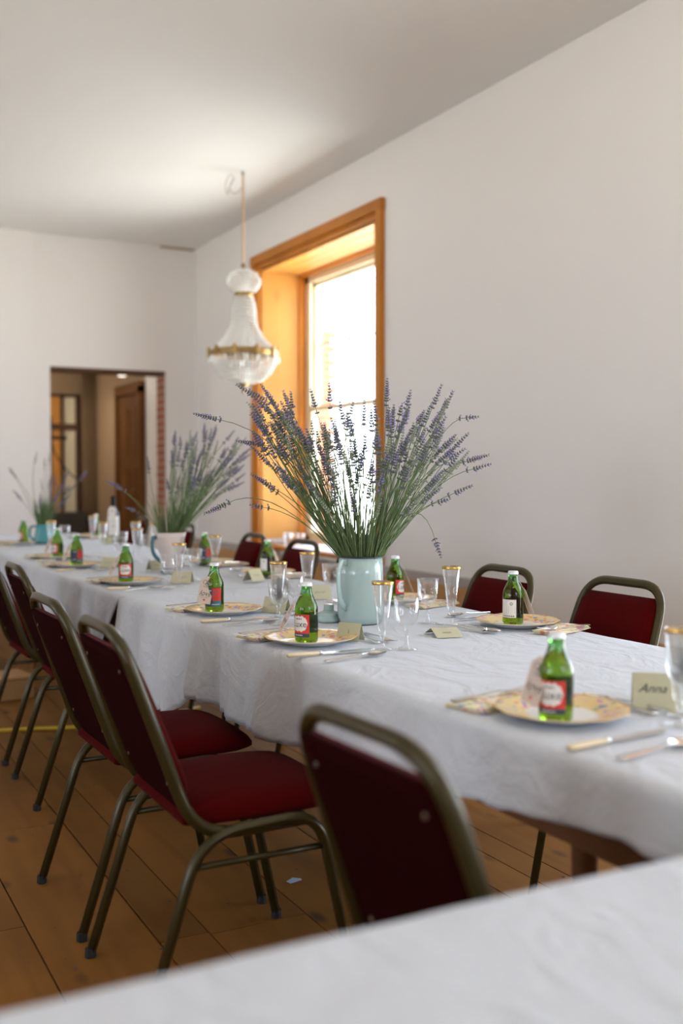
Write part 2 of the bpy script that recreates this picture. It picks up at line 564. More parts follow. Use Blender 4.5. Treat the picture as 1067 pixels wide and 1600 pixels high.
# ------------------------------------------------------------------ the room shell
# floor
floor = struct('floor', box(LX - 0.1, 5.2, NY - 0.1, 13.9, -0.08, -0.022), M['joint'])
seams = [LX]
known = [0.279, 0.559, 0.85, 0.985, 1.27, 1.56, 1.84, 1.985, 2.10, 2.39, 2.67, 2.95, 3.09, 3.37, 3.80]
x = LX
while x < 0.279 - 0.2:
    x += rnd.choice([0.28, 0.28, 0.29, 0.26]);
    if x < 0.15: seams.append(x)
seams += known
nb = 0
for i in range(len(seams) - 1):
    x0, x1 = seams[i] + 0.0025, seams[i + 1] - 0.0025
    y = NY + rnd.uniform(-2.0, 0)
    cuts = []
    while y < 13.8:
        L = rnd.uniform(2.6, 4.4)
        cuts.append((max(y, NY), min(y + L, 13.8))); y += L
    if abs(seams[i] - 0.559) < 0.01: cuts = [(NY, 0.2), (0.2, 3.72), (3.72, 7.6), (7.6, 11.2), (11.2, 13.8)]
    if abs(seams[i] - 0.279) < 0.01: cuts = [(NY, -0.4), (-0.4, 2.9), (2.9, 6.6), (6.6, 10.2), (10.2, 13.8)]
    if abs(seams[i] - 0.985) < 0.01: cuts = [(NY, 0.1), (0.1, 2.62), (2.62, 6.0), (6.0, 9.5), (9.5, 13.8)]
    for (a, b) in cuts:
        if b - a < 0.1 or a > 13.8: continue
        zt = rnd.uniform(-0.0015, 0.0015)
        V, F = box(x0, x1, a + 0.002, b - 0.002, -0.022, 0.0)
        V = [(v[0], v[1], v[2] + (zt if v[2] == 0 else 0)) for v in V]
        o = obj('floorboard', bpy.data.meshes.new('x') if False else (V, F), M['board'], floor)
        nb += 1

def wall_x(x0, x1, y0, y1, z0, z1, holes):
    """wall slab lying in YZ with rectangular holes (a,b,c,d) sorted by y"""
    gs = []
    y = y0
    for (a, b, c, d) in sorted(holes):
        gs.append(box(x0, x1, y, a, z0, z1))
        gs.append(box(x0, x1, a, b, z0, c)); gs.append(box(x0, x1, a, b, d, z1))
        y = b
    gs.append(box(x0, x1, y, y1, z0, z1))
    return join(*gs)


# ceiling
struct('ceiling', box(LX - 0.5, 4.3, NY - 0.5, RB + 0.3, CH, CH + 0.2), M['ceiling'])
# left and near walls
struct('wall_left', wall_x(LX - 0.5, LX, NY - 0.5, RB, -0.05, CH, LWINS), M['wall'])



nearg = wall_x(3.0, 3.5, LX, RX, -0.05, CH, NWINS)
struct('wall_near', ([(v[1], -v[0], v[2]) for v in nearg[0]], nearg[1]), M['wall'])
struct('wall_right', wall_x(RX, 4.30, NY - 0.3, RB + 0.26, -0.05, CH, WINS), M['wall'])
# back wall with the doorway
DX0, DX1, DZ = 2.303, 3.47, 2.29
bw = join(box(2.155, DX0, RB, RB + 0.26, -0.05, CH), box(DX1, 4.3, RB, RB + 0.26, -0.05, CH),
          box(DX0, DX1, RB, RB + 0.26, DZ, CH), box(LX - 0.5, 2.155, RB - 0.03, RB + 0.26, -0.05, CH))
wb = struct('wall_back', bw, M['wall'])
# raw timber lintel and brick edge of the doorway
obj('lintel', box(DX0 + 0.002, DX1 - 0.002, RB - 0.004, RB + 0.25, DZ - 0.035, DZ - 0.001), M['darkbeam'], wb)
gs = []
z = 0.0; k = 0
while z < DZ - 0.06:
    h = 0.066
    y0 = RB + 0.005
    off = 0.0 if k % 2 else 0.11
    ys = [y0, y0 + off, RB + 0.25] if off else [y0, RB + 0.215, RB + 0.25]
    for a, b in zip(ys[:-1], ys[1:]):
        if b - a > 0.03: gs.append(box(DX1 - 0.012 - rnd.uniform(0, 0.006), DX1 - 0.001, a + 0.004, b - 0.004, z + 0.005, z + h))
    z += 0.075; k += 1
br = obj('brickwork', join(*gs), M['brick'], wb); br['kind'] = 'stuff'
obj('mortar_bed', box(DX1 - 0.008, DX1 + 0.0, RB + 0.002, RB + 0.255, 0, DZ - 0.04), M['mortar'], wb)
# short dark crack where the ceiling meets the corner
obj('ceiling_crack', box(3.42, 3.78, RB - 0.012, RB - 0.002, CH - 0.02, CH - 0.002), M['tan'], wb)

# dado / skirting along the right wall
sk = struct('baseboard_right', join(bevbox(RX - 0.03, RX - 0.001, NY, 0.63, 0.0, 0.40, 0.005), bevbox(RX - 0.03, RX - 0.001, 3.27, 5.1, 0.0, 0.40, 0.005)), M['dado'])
dd = struct('trim_1', bevbox(RX - 0.045, RX - 0.001, 5.1, RB - 0.002, 0.0, 0.515, 0.004), M['dado'])
cp = obj('grey_strip', bevbox(RX - 0.03, RX - 0.001, 5.1, RB - 0.002, 0.517, 0.58, 0.004), M['greytrim'], dd)  # plain grey strip running along the top of the dado
struct('baseboard_back', bevbox(2.157, DX0, RB - 0.02, RB - 0.001, 0, 0.18, 0.003), M['wall'])
struct('added_dado_left', bevbox(LX + 0.001, LX + 0.03, NY, RB - 0.05, 0, 0.86, 0.004), M['darkwood'])  # unseen dark wood, added this high to cut light bounced onto the cloth drop

# windows ---------------------------------------------------------------
def window(idx, a, b, c, d, detail=True):
    """deep pine lined window with cream sashes; a,b along Y, c,d in height"""
    XI, XS = RX, 4.24
    fr = join(box(XS, XS + 0.09, a + 0.02, a + 0.10, c + 0.02, d - 0.02), box(XS, XS + 0.09, b - 0.10, b - 0.02, c + 0.02, d - 0.02),
              box(XS, XS + 0.09, a + 0.02, b - 0.02, d - 0.10, d - 0.02), box(XS, XS + 0.09, a + 0.02, b - 0.02, c + 0.02, c + 0.08))
    win = struct('window_%d' % idx, fr, M['cream'])
    # casing round the opening, two-stepped
    W = 0.115
    cz = c - 0.0
    def cas(nm, g): return obj(nm, g, M['pine' if 'side' in nm else 'pineh'], win)
    for nm, y0, y1 in (('side_casing', a - W, a), ('side_casing', b, b + W)):
        inner = (y1 - 0.04, y1) if y1 == a else (y0, y0 + 0.04)
        outer = (y0, y1 - 0.04) if y1 == a else (y0 + 0.04, y1)
        cas(nm, join(bevbox(XI - 0.045, XI + 0.0, outer[0], outer[1], c - 0.08, d + W, 0.005),
                     bevbox(XI - 0.022, XI + 0.02, inner[0] - 0.001, inner[1] + 0.001, c, d + 0.038, 0.003)))
    cas('head_casing', join(bevbox(XI - 0.047, XI, a - W - 0.01, b + W + 0.01, d + 0.04, d + W + 0.01, 0.006),
                            bevbox(XI - 0.022, XI + 0.02, a - 0.001, b + 0.001, d, d + 0.041, 0.003)))
    # reveal boards
    for y0, y1 in ((a + 0.001, a + 0.018), (b - 0.018, b - 0.001)):
        obj('reveal_board', bevbox(XI + 0.01, XS - 0.06, y0, y1, c + 0.03, d - 0.02, 0.002), M['reveal'], win)
        yy = (y0, y1 + 0.022) if y0 < a + 0.01 else (y0 - 0.022, y1)
        obj('reveal_stop', bevbox(XS - 0.062, XS + 0.0, yy[0], yy[1], c + 0.03, d - 0.02, 0.003), M['pine'], win)
    nbd = 3
    for k in range(nbd):
        xa = XI + 0.01 + (XS - 0.07 - XI) * k / nbd; xb = XI + 0.01 + (XS - 0.07 - XI) * (k + 1) / nbd - 0.004
        obj('head_board', bevbox(xa, xb, a + 0.02, b - 0.02, d - 0.022, d - 0.004 - 0.003 * (k == 1), 0.002), M['revealh'], win)
    obj('head_stop', bevbox(XS - 0.062, XS, a + 0.02, b - 0.02, d - 0.045, d - 0.02, 0.003), M['pineh'], win)
    obj('window_sill', bevbox(XI - 0.06, XS + 0.0, a - 0.02, b + 0.02, c - 0.02, c + 0.02, 0.006), M['pineh'], win)
    # outer stone sill so that the view is open
    ym = (a + b) / 2
    mid = 1.83
    for nm, xs, z0, z1 in (('upper_sash', XS + 0.05, mid - 0.02, d - 0.09), ('lower_sash', XS + 0.01, c + 0.07, mid + 0.02)):
        ya, yb = a + 0.16, b - 0.16
        t = 0.045; T = 0.035
        ya, yb = a + 0.10, b - 0.10
        sg = [box(xs, xs + T, ya, ya + t, z0, z1), box(xs, xs + T, yb - t, yb, z0, z1),
              box(xs, xs + T, ya, yb, z0, z0 + t), box(xs, xs + T, ya, yb, z1 - t, z1)]
        s = obj(nm, join(*sg), M['cream'], win)
        py = [ya + t + (yb - ya - 2 * t) * k / 3 for k in range(4)]
        pz = [z0 + t, (z0 + z1) / 2, z1 - t]
        for k in (1, 2):
            obj('glazing_bar', box(xs + 0.006, xs + 0.03, py[k] - 0.010, py[k] + 0.010, pz[0], pz[2]), M['cream'], s)
        obj('glazing_bar', box(xs + 0.006, xs + 0.03, py[0], py[3], pz[1] - 0.010, pz[1] + 0.010), M['cream'], s)
        for k in range(3):
            for q in range(2):
                obj('pane', box(xs + 0.015, xs + 0.018, py[k] + 0.009, py[k + 1] - 0.009, pz[q] + 0.009 * (q == 1), pz[q + 1] - 0.009 * (q == 0)), M['pane'], s)
    # sash cord boards (cream lining beside the sashes)
    obj('sash_lining', join(box(XS - 0.0, XS + 0.02, b - 0.13, b - 0.10, c + 0.08, d - 0.1), box(XS, XS + 0.02, a + 0.10, a + 0.13, c + 0.08, d - 0.1)), M['cream'], win)
    return win

for i, (a, b, c, d) in enumerate(WINS): window(i + 1, a, b, c, d)
for i, (a, b, c, d) in enumerate(NWINS):
    wn = window(i + 4 + 1, a, b, c, d)
    wn.rotation_euler = (0, 0, -pi / 2); wn.location = (0, 0.8, 0)
for i, (a, b, c, d) in enumerate(LWINS):
    wn = window(i + 8, -b, -a, c, d)
    wn.rotation_euler = (0, 0, pi); wn.location = (LX + 3.8, 0, 0)

# a brick pier standing outside the visible window
gs = []
for r in range(34):
    for c in range(2):
        xo = 5.0 + (0.06 if r % 2 else 0) + c * 0.235
        gs.append(box(xo, xo + 0.22, 10.6, 10.82, 0.2 + r * 0.078, 0.2 + r * 0.078 + 0.066))
tag(obj('brick_pier', join(*gs), M['brick']), 'red brick pier seen faintly through the far window panes', 'pier')
bp = bpy.data.objects['brick_pier']
obj('mortar_core', box(5.04, 5.46, 10.61, 10.81, 0.0, 2.85), M['mortar'], bp)

# room beyond the doorway --------------------------------------------------
struct('wall_beyond_right', box(3.47, 3.7, RB + 0.262, 11.13, -0.05, 2.75), M['wall'])
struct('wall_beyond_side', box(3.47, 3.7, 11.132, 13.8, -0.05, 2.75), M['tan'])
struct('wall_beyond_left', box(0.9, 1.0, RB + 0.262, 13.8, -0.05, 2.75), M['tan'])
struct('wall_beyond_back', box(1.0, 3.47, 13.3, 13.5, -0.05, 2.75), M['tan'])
struct('ceiling_beyond', box(0.9, 3.7, RB + 0.262, 13.8, 2.75, 2.85), M['darkbeam'])
bm_ = thing('ceiling_beam', 'dark brown timber beam under the ceiling beyond the doorway', 'beam', (2.3, 12.0, 2.45))
obj('beam_body', bevbox(-1.2, 1.1, -0.09, 0.09, 0.0, 0.29, 0.01), M['darkbeam'], bm_)
# panelled door on its right wall
dr = struct('door_1', bevbox(3.425, 3.455, 11.22, 12.02, 0.02, 2.12, 0.003), M['darkwood'])
for (y0, y1, z0, z1) in ((11.31, 11.57, 1.45, 1.98), (11.67, 11.93, 1.45, 1.98), (11.31, 11.57, 0.25, 1.3), (11.67, 11.93, 0.25, 1.3)):
    obj('door_panel', join(box(3.416, 3.425, y0, y1, z0, z0 + 0.03), box(3.416, 3.425, y0, y1, z1 - 0.03, z1),
                           box(3.416, 3.425, y0, y0 + 0.03, z0, z1), box(3.416, 3.425, y1 - 0.03, y1, z0, z1),
                           box(3.420, 3.425, y0 + 0.05, y1 - 0.05, z0 + 0.05, z1 - 0.05)), M['darkwood'], dr)
obj('door_frame', join(box(3.40, 3.468, 11.14, 11.215, 0, 2.2), box(3.40, 3.468, 12.025, 12.10, 0, 2.2), box(3.40, 3.468, 11.14, 12.10, 2.13, 2.25)), M['darkwood'], dr)
obj('door_knob', xf(lathe([(0.001, 0), (0.012, 0.0), (0.012, 0.03), (0.025, 0.04), (0.025, 0.06), (0.001, 0.07)], 10), Matrix.Translation((3.424, 11.29, 1.05)) @ Matrix.Rotation(-pi / 2, 4, 'Y')), M['brass'], dr)
# its window, with pine and cream panels
w4 = struct('window_4', join(box(2.80, 2.84, 13.22, 13.298, 0.72, 2.24), box(3.035, 3.075, 13.22, 13.298, 0.72, 2.24), box(3.225, 3.265, 13.22, 13.298, 0.72, 2.24),
                            box(2.80, 3.265, 13.21, 13.298, 1.80, 1.87), box(2.80, 3.265, 13.22, 13.298, 2.2, 2.24), box(2.80, 3.265, 13.22, 13.298, 0.72, 0.76)), M['darkbeam'])
obj('shutter_board', box(2.84, 3.035, 13.25, 13.29, 0.76, 2.2), M['reveal'], w4)
obj('shutter_board', box(3.075, 3.225, 13.25, 13.29, 0.76, 2.2), M['cream'], w4)
# curtains (pleated)
def curtain(x0, x1, y, z0, z1, folds, label):
    V, F = [], []
    n = folds * 6
    for k, z in enumerate((z0, (z0 + z1) / 2, z1)):
        for i in range(n + 1):
            t = i / n
            V.append((x0 + (x1 - x0) * t, y + 0.03 * sin(t * folds * 2 * pi), z))
    for k in range(2):
        for i in range(n):
            F.append((k * (n + 1) + i, k * (n + 1) + i + 1, (k + 1) * (n + 1) + i + 1, (k + 1) * (n + 1) + i))
    o = obj('curtain', (V, F), M['curtain'], smooth=True)
    so = o.modifiers.new('thickness', 'SOLIDIFY'); so.thickness = 0.004
    return tag(o, label, 'curtain')
curtain(3.285, 3.455, 13.15, 0.03, 2.66, 6, 'long tan curtain hanging beyond the doorway beside its bright window')
cb = thing('low_cabinet', 'low dark cabinet under the bright window beyond the doorway', 'cabinet', (3.10, 12.95, 0))
obj('cabinet_body', bevbox(-0.28, 0.14, -0.2, 0.2, 0.06, 0.78, 0.006), M['cabinet'], cb)
obj('cabinet_door', bevbox(-0.26, -0.08, -0.215, -0.2, 0.1, 0.74, 0.003), M['cabinet'], cb)
obj('cabinet_door', bevbox(-0.06, 0.12, -0.215, -0.2, 0.1, 0.74, 0.003), M['cabinet'], cb)
obj('cabinet_base', box(-0.27, 0.13, -0.19, 0.19, 0.0, 0.06), M['cabinet'], cb)
# iron bracket lamp silhouetted before that window
il = thing('iron_lamp_stand', 'curling black iron stand silhouetted against the bright window beyond the doorway', 'lamp stand', (2.72, 12.3, 0))
obj('base', lathe([(0.13, 0), (0.13, 0.01), (0.02, 0.03)], 16), M['iron'], il)
obj('pole', sweep([(0, 0, 0.02), (0, 0, 1.9)], circ(8, 0.010)), M['iron'], il)
obj('cross_arm', sweep([(-0.2, 0, 1.66), (0.17, 0, 1.66)], circ(8, 0.022)), M['iron'], il)
for sgn in (1, -1):
    pts = [(0, 0, 1.66)] + [(sgn * (0.16 - 0.16 * cos(t)) * 0.9, 0, 1.66 - 0.48 * sin(t / 2)) for t in [k * pi / 8 for k in range(1, 9)]]
    obj('scroll', sweep(pts, circ(6, 0.009)), M['iron'], il)
# lamp under the ceiling beyond the doorway
cl = thing('ceiling_lamp', 'lit oblong ceiling lamp beyond the doorway', 'lamp', (3.22, 10.98, 2.31))
obj('lamp_base', box(-0.06, 0.06, -0.24, 0.24, 0.05, 0.42), M['darkbeam'], cl)
obj('diffuser', bevbox(-0.05, 0.05, -0.23, 0.23, -0.02, 0.05, 0.02, 2), M['lamp'], cl, True)
for (lx, lab) in ((1.9, 'added fill lamp out of view beyond the doorway, left one'), (2.3, 'added fill lamp out of view beyond the doorway, right one')):  # extra lamps out of view, added to brighten the shutters and back wall
    c2 = thing('ceiling_lamp', lab, 'lamp', (lx, 12.25, 2.31))
    obj('lamp_base', box(-0.06, 0.06, -0.24, 0.24, 0.05, 0.42), M['darkbeam'], c2)
    obj('diffuser', bevbox(-0.05, 0.05, -0.23, 0.23, -0.02, 0.05, 0.02, 2), M['added_lamp'], c2, True)

# ------------------------------------------------------------------ tables and cloths
TT = 0.742          # wooden top
def table(label, x0, x1, y0, y1, legs):
    cx, cy = (x0 + x1) / 2, (y0 + y1) / 2
    t = thing('dining_table', label, 'table', (cx, cy, 0))
    obj('tabletop', bevbox(x0 - cx, x1 - cx, y0 - cy, y1 - cy, TT - 0.03, TT, 0.004), M['tablewood'], t)
    ax = x0 - cx + 0.05; bx_ = x1 - cx - 0.05; ay = y0 - cy + 0.12; by = y1 - cy - 0.12
    for g in (box(ax, ax + 0.025, ay, by, 0.552, TT - 0.03), box(bx_ - 0.025, bx_, ay, by, 0.552, TT - 0.03),
              box(ax + 0.025, bx_ - 0.025, ay, ay + 0.025, 0.552, TT - 0.03), box(ax + 0.025, bx_ - 0.025, by - 0.025, by, 0.552, TT - 0.03)):
        obj('apron', g, M['tablewood'], t)
    for (lx, ly) in legs:
        obj('leg', xf(lathe([(0.017, 0), (0.019, 0.05), (0.024, 0.5), (0.026, 0.54), (0.026, 0.71)], 12), Matrix.Translation((lx - cx, ly - cy, 0))), M['tablewood'], t, True)
    return t

T1 = (1.20, 2.11, 1.06, 4.08)
T2 = (1.20, 2.12, 4.12, 8.78)
table('brown wooden table under the nearer long white cloth', *T1, [(1.30, 1.50), (2.02, 1.50), (1.30, 3.85), (2.02, 3.85)])
table('brown wooden table under the farther long white cloth', *T2, [(1.30, 4.4), (2.03, 4.4), (1.30, 6.4), (2.03, 6.4), (1.30, 8.5), (2.03, 8.5)])
T0 = (-1.3, 1.75, 0.12, 0.925)
table('brown wooden table under the closest white cloth', *T0, [(-1.15, 0.25), (1.6, 0.25), (-1.15, 0.8), (1.6, 0.8)])


def interp(x, pts):
    if x <= pts[0][0]: return pts[0][1]
    for (a, b), (c, d) in zip(pts[:-1], pts[1:]):
        if x <= c: return b + (d - b) * (x - a) / (c - a)
    return pts[-1][1]


def sn(a, seed):  # cheap smooth noise in 1-D
    return (sin(a * 1.0 + seed) + 0.6 * sin(a * 2.3 + seed * 1.7) + 0.35 * sin(a * 4.9 + seed * 2.9)) / 1.95


def tablecloth(name, T, ztop, hemL, hemR, hemN, hemF, seed, label, res=0.028, lean=0.0, bulge=0.0):
    """sheet lying on a rectangle and falling over the sides; hem* = drop as a function along that side"""
    x0, x1, y0, y1 = T
    x0 -= 0.018; x1 += 0.018; y0 -= 0.018 if hemN else 0; y1 += 0.018 if hemF else 0
    mxL = 1.0
    nx = int((x1 - x0) / res); ny = int((y1 - y0) / res)
    drop_n = 14
    us = [('L', (drop_n - k) / drop_n) for k in range(drop_n)] if hemL else []
    us += [('M', k / nx) for k in range(nx + 1)]
    us += [('R', (k + 1) / drop_n) for k in range(drop_n)] if hemR else []
    vs = [('N', (drop_n - k) / drop_n) for k in range(drop_n)] if hemN else []
    vs += [('M', k / ny) for k in range(ny + 1)]
    vs += [('F', (k + 1) / drop_n) for k in range(drop_n)] if hemF else []
    V = []
    R = 0.016
    for (vt, v) in vs:
        for (ut, u) in us:
            px = x0 + (x1 - x0) * u if ut == 'M' else (x0 if ut == 'L' else x1)
            py = y0 + (y1 - y0) * v if vt == 'M' else (y0 if vt == 'N' else y1)
            ox = -u * hemL(py) if ut == 'L' else (u * hemR(py) if ut == 'R' else 0)
            oy = -v * hemN(px) if vt == 'N' else (v * hemF(px) if vt == 'F' else 0)
            d = hypot(ox, oy)
            zt = ztop + 0.0012 * sn(px * 7 + py * 3, seed) + 0.001 * sn(py * 9 - px * 5, seed + 2)
            if d < 1e-6:
                V.append((px, py, zt)); continue
            dx, dy = ox / d, oy / d
            # position along the perimeter drives the folds
            if ox and oy: s = px + py + atan2(abs(ox), abs(oy)) * 0.35
            else: s = (py if ox else px)
            amp = min(1, d / 0.22)
            f = 0.026 * amp * sn(s * 9.5, seed) + 0.017 * amp * sn(s * 23 + d * 4, seed + 3) + 0.005 * sn(s * 50 - d * 9, seed + 5) * amp
            f += bulge * sin(min(1, d / 0.34) * pi * 0.75)
            # rounded shoulder
            if d < R * pi / 2:
                a = d / R
                off = R * sin(a) - R * 0.0; z = zt - R * (1 - cos(a))
            else:
                off = R; z = zt - R - (d - R * pi / 2)
            off += max(f, -0.006) + 0.012 * amp
            yy = 0
            if vt == 'M' and lean and ox and vt == 'M':
                e = max(0, 1 - (py - y0) / 0.3) if lean > 0 else 0
                yy = lean * e * d
                e2 = max(0, 1 - (y1 - py) / 0.3) if lean < 0 else 0
                yy += lean * e2 * d
            V.append((px + dx * off + 0.01 * amp * (sn(s * 14, seed + 7) if oy else 0), py + dy * off + yy + 0.01 * amp * (sn(s * 14, seed + 7) if ox else 0), z))
    W = len(us)
    F = [(j * W + i, j * W + i + 1, (j + 1) * W + i + 1, (j + 1) * W + i) for j in range(len(vs) - 1) for i in range(W - 1)]
    o = obj(name, (V, F), M['cloth'], smooth=True)
    so = o.modifiers.new('thickness', 'SOLIDIFY'); so.thickness = 0.0025; so.offset = -1
    return tag(o, label, 'tablecloth')


hem1 = lambda y: interp(y, [(1.0, 0.10), (1.25, 0.11), (1.64, 0.15), (2.0, 0.20), (2.2, 0.236), (3.2, 0.24), (3.36, 0.34), (3.7, 0.38), (3.82, 0.30), (3.9, 0.24), (4.2, 0.24)]) + 0.008 * sn(y * 12, 1)
tablecloth('tablecloth', (1.20, 2.11, 1.06, 4.10), 0.7500, hem1, lambda y: 0.235, lambda x: 0.11, None, 1.3,
           'nearer long white tablecloth under the pale aqua jug of lavender', lean=-0.10, bulge=0.025)
tablecloth('tablecloth', (1.20, 2.12, 4.08, 8.78), 0.7455, lambda y: 0.236 + 0.006 * sn(y * 4, 2), lambda y: 0.235, None, lambda x: 0.25, 4.1,
           'farther long white tablecloth under the wine bottle and the teal jug', lean=1.1)
tablecloth('tablecloth', T0, 0.7500, lambda y: 0.3, lambda y: 0.3, lambda x: 0.3, lambda x: 0.16, 7.7,
           'blurred white tablecloth filling the bottom right corner of the photo')

# ------------------------------------------------------------------ chairs
def make_chair():
    t = thing('banquet_chair', '', 'chair', (0, 0, 0), 0, 'banquet chairs round the long table')
    hb, ht = 0.212, 0.178     # half widths at seat and at the top
    zb, zt = 0.418, 0.878
    def bx(z): return -0.135 - (z - 0.45) * 0.40
    P = [(0.14, hb - 0.01, zb), (-0.135, hb, zb), (-0.295, ht, zt), (-0.295, -ht, zt), (-0.135, -hb, zb), (0.14, -hb + 0.01, zb)]
    path = fillet(P, [0.10, 0.10, 0.10, 0.10], 8)
    obj('back_frame', sweep(path, rrect(0.028, 0.028, 0.38), up=(0, 0, 1)), M['gold_tube'], t, True)
    # legs: one bent tube for each side, with stretcher and rubber feet
    for s in (1, -1):
        y = s * 0.222
        P = [(-0.2575, y + s * 0.004, 0.012), (-0.125, y, 0.425), (0.165, y, 0.437), (0.2575, y + s * 0.004, 0.012)]
        lf = obj('leg_frame', sweep(fillet(P, [0.10, 0.085], 8), rrect(0.024, 0.026, 0.4), up=(0, 1, 0)), M['gold_tube'], t, True)
        for xx in (-0.2585, 0.2585):
            obj('rubber_foot', xf(lathe([(0.0142, 0), (0.0148, 0.004), (0.0142, 0.022)], 8), Matrix.Translation((xx, y + s * 0.004, 0.0))), M['rubber'], lf)
        obj('stretcher', sweep([(-0.146, y, 0.355), (0.18, y, 0.355)], circ(8, 0.008)), M['gold_tube'], t, True)
    for xx in (-0.10, 0.13):
        obj('cross_rail', sweep([(xx, -0.215, 0.43), (xx, 0.215, 0.43)], circ(6, 0.009)), M['gold_tube'], t, True)
    # seat: domed cushion with rolled edge
    V, F = [], []
    n = 14
    x0, x1 = -0.155, 0.255
    def hw(x):
        q = (x - x0) / (x1 - x0)
        return 0.200 + 0.012 * sin(q * pi) - 0.03 * max(0, (q - 0.85) / 0.15) ** 2 - 0.012 * max(0, (0.12 - q) / 0.12) ** 2
    for j in range(n + 1):
        q = j / n; xx = x0 + (x1 - x0) * (0.5 - 0.5 * cos(q * pi))
        for i in range(n + 1):
            p = i / n; c = -cos(p * pi)
            ex = 1 - abs(2 * (xx - x0) / (x1 - x0) - 1) ** 7; ey = 1 - abs(c) ** 7
            z = 0.455 + 0.034 * max(0, ex * ey) ** 0.5 + 0.016 * max(0, (1 - c * c)) * max(0, 1 - ((xx - 0.05) / 0.22) ** 2)
            V.append((xx, c * hw(xx), z))
    W = n + 1
    F = [(j * W + i, (j + 1) * W + i, (j + 1) * W + i + 1, j * W + i + 1) for j in range(n) for i in range(n)]
    rim = [i for i in range(n + 1)] + [j * W + n for j in range(1, n + 1)] + [n * W + i for i in range(n - 1, -1, -1)] + [j * W for j in range(n - 1, 0, -1)]
    b = len(V)
    for r_ in rim: v = V[r_]; V.append((v[0], v[1], 0.443))
    c2 = len(V)
    for r_ in rim: v = V[r_]; V.append((0.05 + (v[0] - 0.05) * 0.94, v[1] * 0.94, 0.437))
    m = len(rim)
    for i in range(m):
        j = (i + 1) % m
        F.append((rim[i], rim[j], b + j, b + i)); F.append((b + i, b + j, c2 + j, c2 + i))
    F.append(tuple(c2 + i for i in range(m)))
    obj('seat', (V, F), M['velvet'], t, True)
    # backrest: flat back board, puffed front cushion
    def panel(front, thick, puff, inset, mat, nm):
        V, F = [], []
        nz, ny = 14, 10
        z0, z1 = (0.475, 0.838) if front > 0 else (0.450, 0.834)
        for j in range(nz + 1):
            q = j / nz; z = z0 + (z1 - z0) * q
            half = (0.204 - 0.032 * (z - 0.45) / 0.43) - inset
            # rounded bottom corners
            if q < 0.2: half *= 1 - 0.35 * ((0.2 - q) / 0.2) ** 2
            if q > 0.95: half *= 1 - 0.05 * ((q - 0.95) / 0.05)
            for i in range(ny + 1):
                c = -1 + 2 * i / ny
                edge = max(0, (1 - abs(c) ** 5) * (1 - abs(2 * q - 1) ** 7))
                x = bx(z) + front * (thick + puff * edge ** 0.5)
                V.append((x, c * half, z - front * 0.0))
        W = ny + 1
        for j in range(nz):
            for i in range(ny):
                a = (j * W + i, j * W + i + 1, (j + 1) * W + i + 1, (j + 1) * W + i)
                F.append(a if front > 0 else a[::-1])
        rim = [i for i in range(ny + 1)] + [j * W + ny for j in range(1, nz + 1)] + [nz * W + i for i in range(ny - 1, -1, -1)] + [j * W for j in range(nz - 1, 0, -1)]
        b = len(V)
        for r_ in rim: v = V[r_]; V.append((bx(v[2]), v[1], v[2]))
        m = len(rim)
        for i in range(m):
            j = (i + 1) % m
            f = (rim[i], b + i, b + j, rim[j]); F.append(f if front > 0 else f[::-1])
        F.append(tuple(b + i for i in range(m)) if front > 0 else tuple(b + m - 1 - i for i in range(m)))
        return obj(nm, (V, F), mat, t, True)
    bp = panel(1, 0.014, 0.026, 0.0, M['velvet'], 'backrest')
    bb = panel(-1, 0.008, 0.003, 0.002, M['velvet_back'], 'back_panel')
    for (yy, zz) in ((0.14, 0.79), (-0.14, 0.79), (0.15, 0.53), (-0.15, 0.53)):
        obj('screw', xf(lathe([(0.0045, 0), (0.0045, 0.002), (0.001, 0.003)], 8), Matrix.Translation((bx(zz) - 0.0105, yy, zz)) @ Matrix.Rotation(-pi / 2 , 4, 'Y')), M['screw'], bb)
    return t

chair = make_chair()
CH_L = [
    (0.985, 1.275, 3, 'blurred dark red banquet chair in the foreground with its back to the camera'),
    (0.9275, 2.41, 0, 'red banquet chair with its whole seat in view, first behind the blurred foreground chair'),
    (0.9275, 2.97, 1, 'red banquet chair on the left side, second behind the blurred foreground chair'),
    (1.06, 4.12, -1, 'red banquet chair on the left side, third behind the blurred foreground chair'),
    (1.06, 4.80, 1, 'red banquet chair cut by the left edge of the photo'),
]
for (x, y, r, lab) in CH_L: place(chair, (x, y, 0), radians(r), lab)
CH_R = [
    (2.105, 2.585, 180, 'red banquet chair against the plain wall, rightmost of all the chairs'),
    (2.055, 3.16, 179, 'red banquet chair behind the green bottle whose white label faces the camera'),
    (2.10, 4.33, 181, 'red banquet chair mostly hidden behind the pale aqua jug'),
    (2.10, 4.95, 180, 'red banquet chair in front of the window, left of the pale aqua jug'),
    (2.12, 5.66, 178, 'red banquet chair in front of the left side of the window frame'),
    (2.19, 7.02, 180, 'small red banquet chair seen right of the lavender in the white jug'),
    (2.26, 8.28, 182, 'red banquet chair half hidden between wine bottle and white jug'),
]
for (x, y, r, lab) in CH_R: place(chair, (x, y, 0), radians(r), lab)

# ------------------------------------------------------------------ tableware
Z = 0.7520
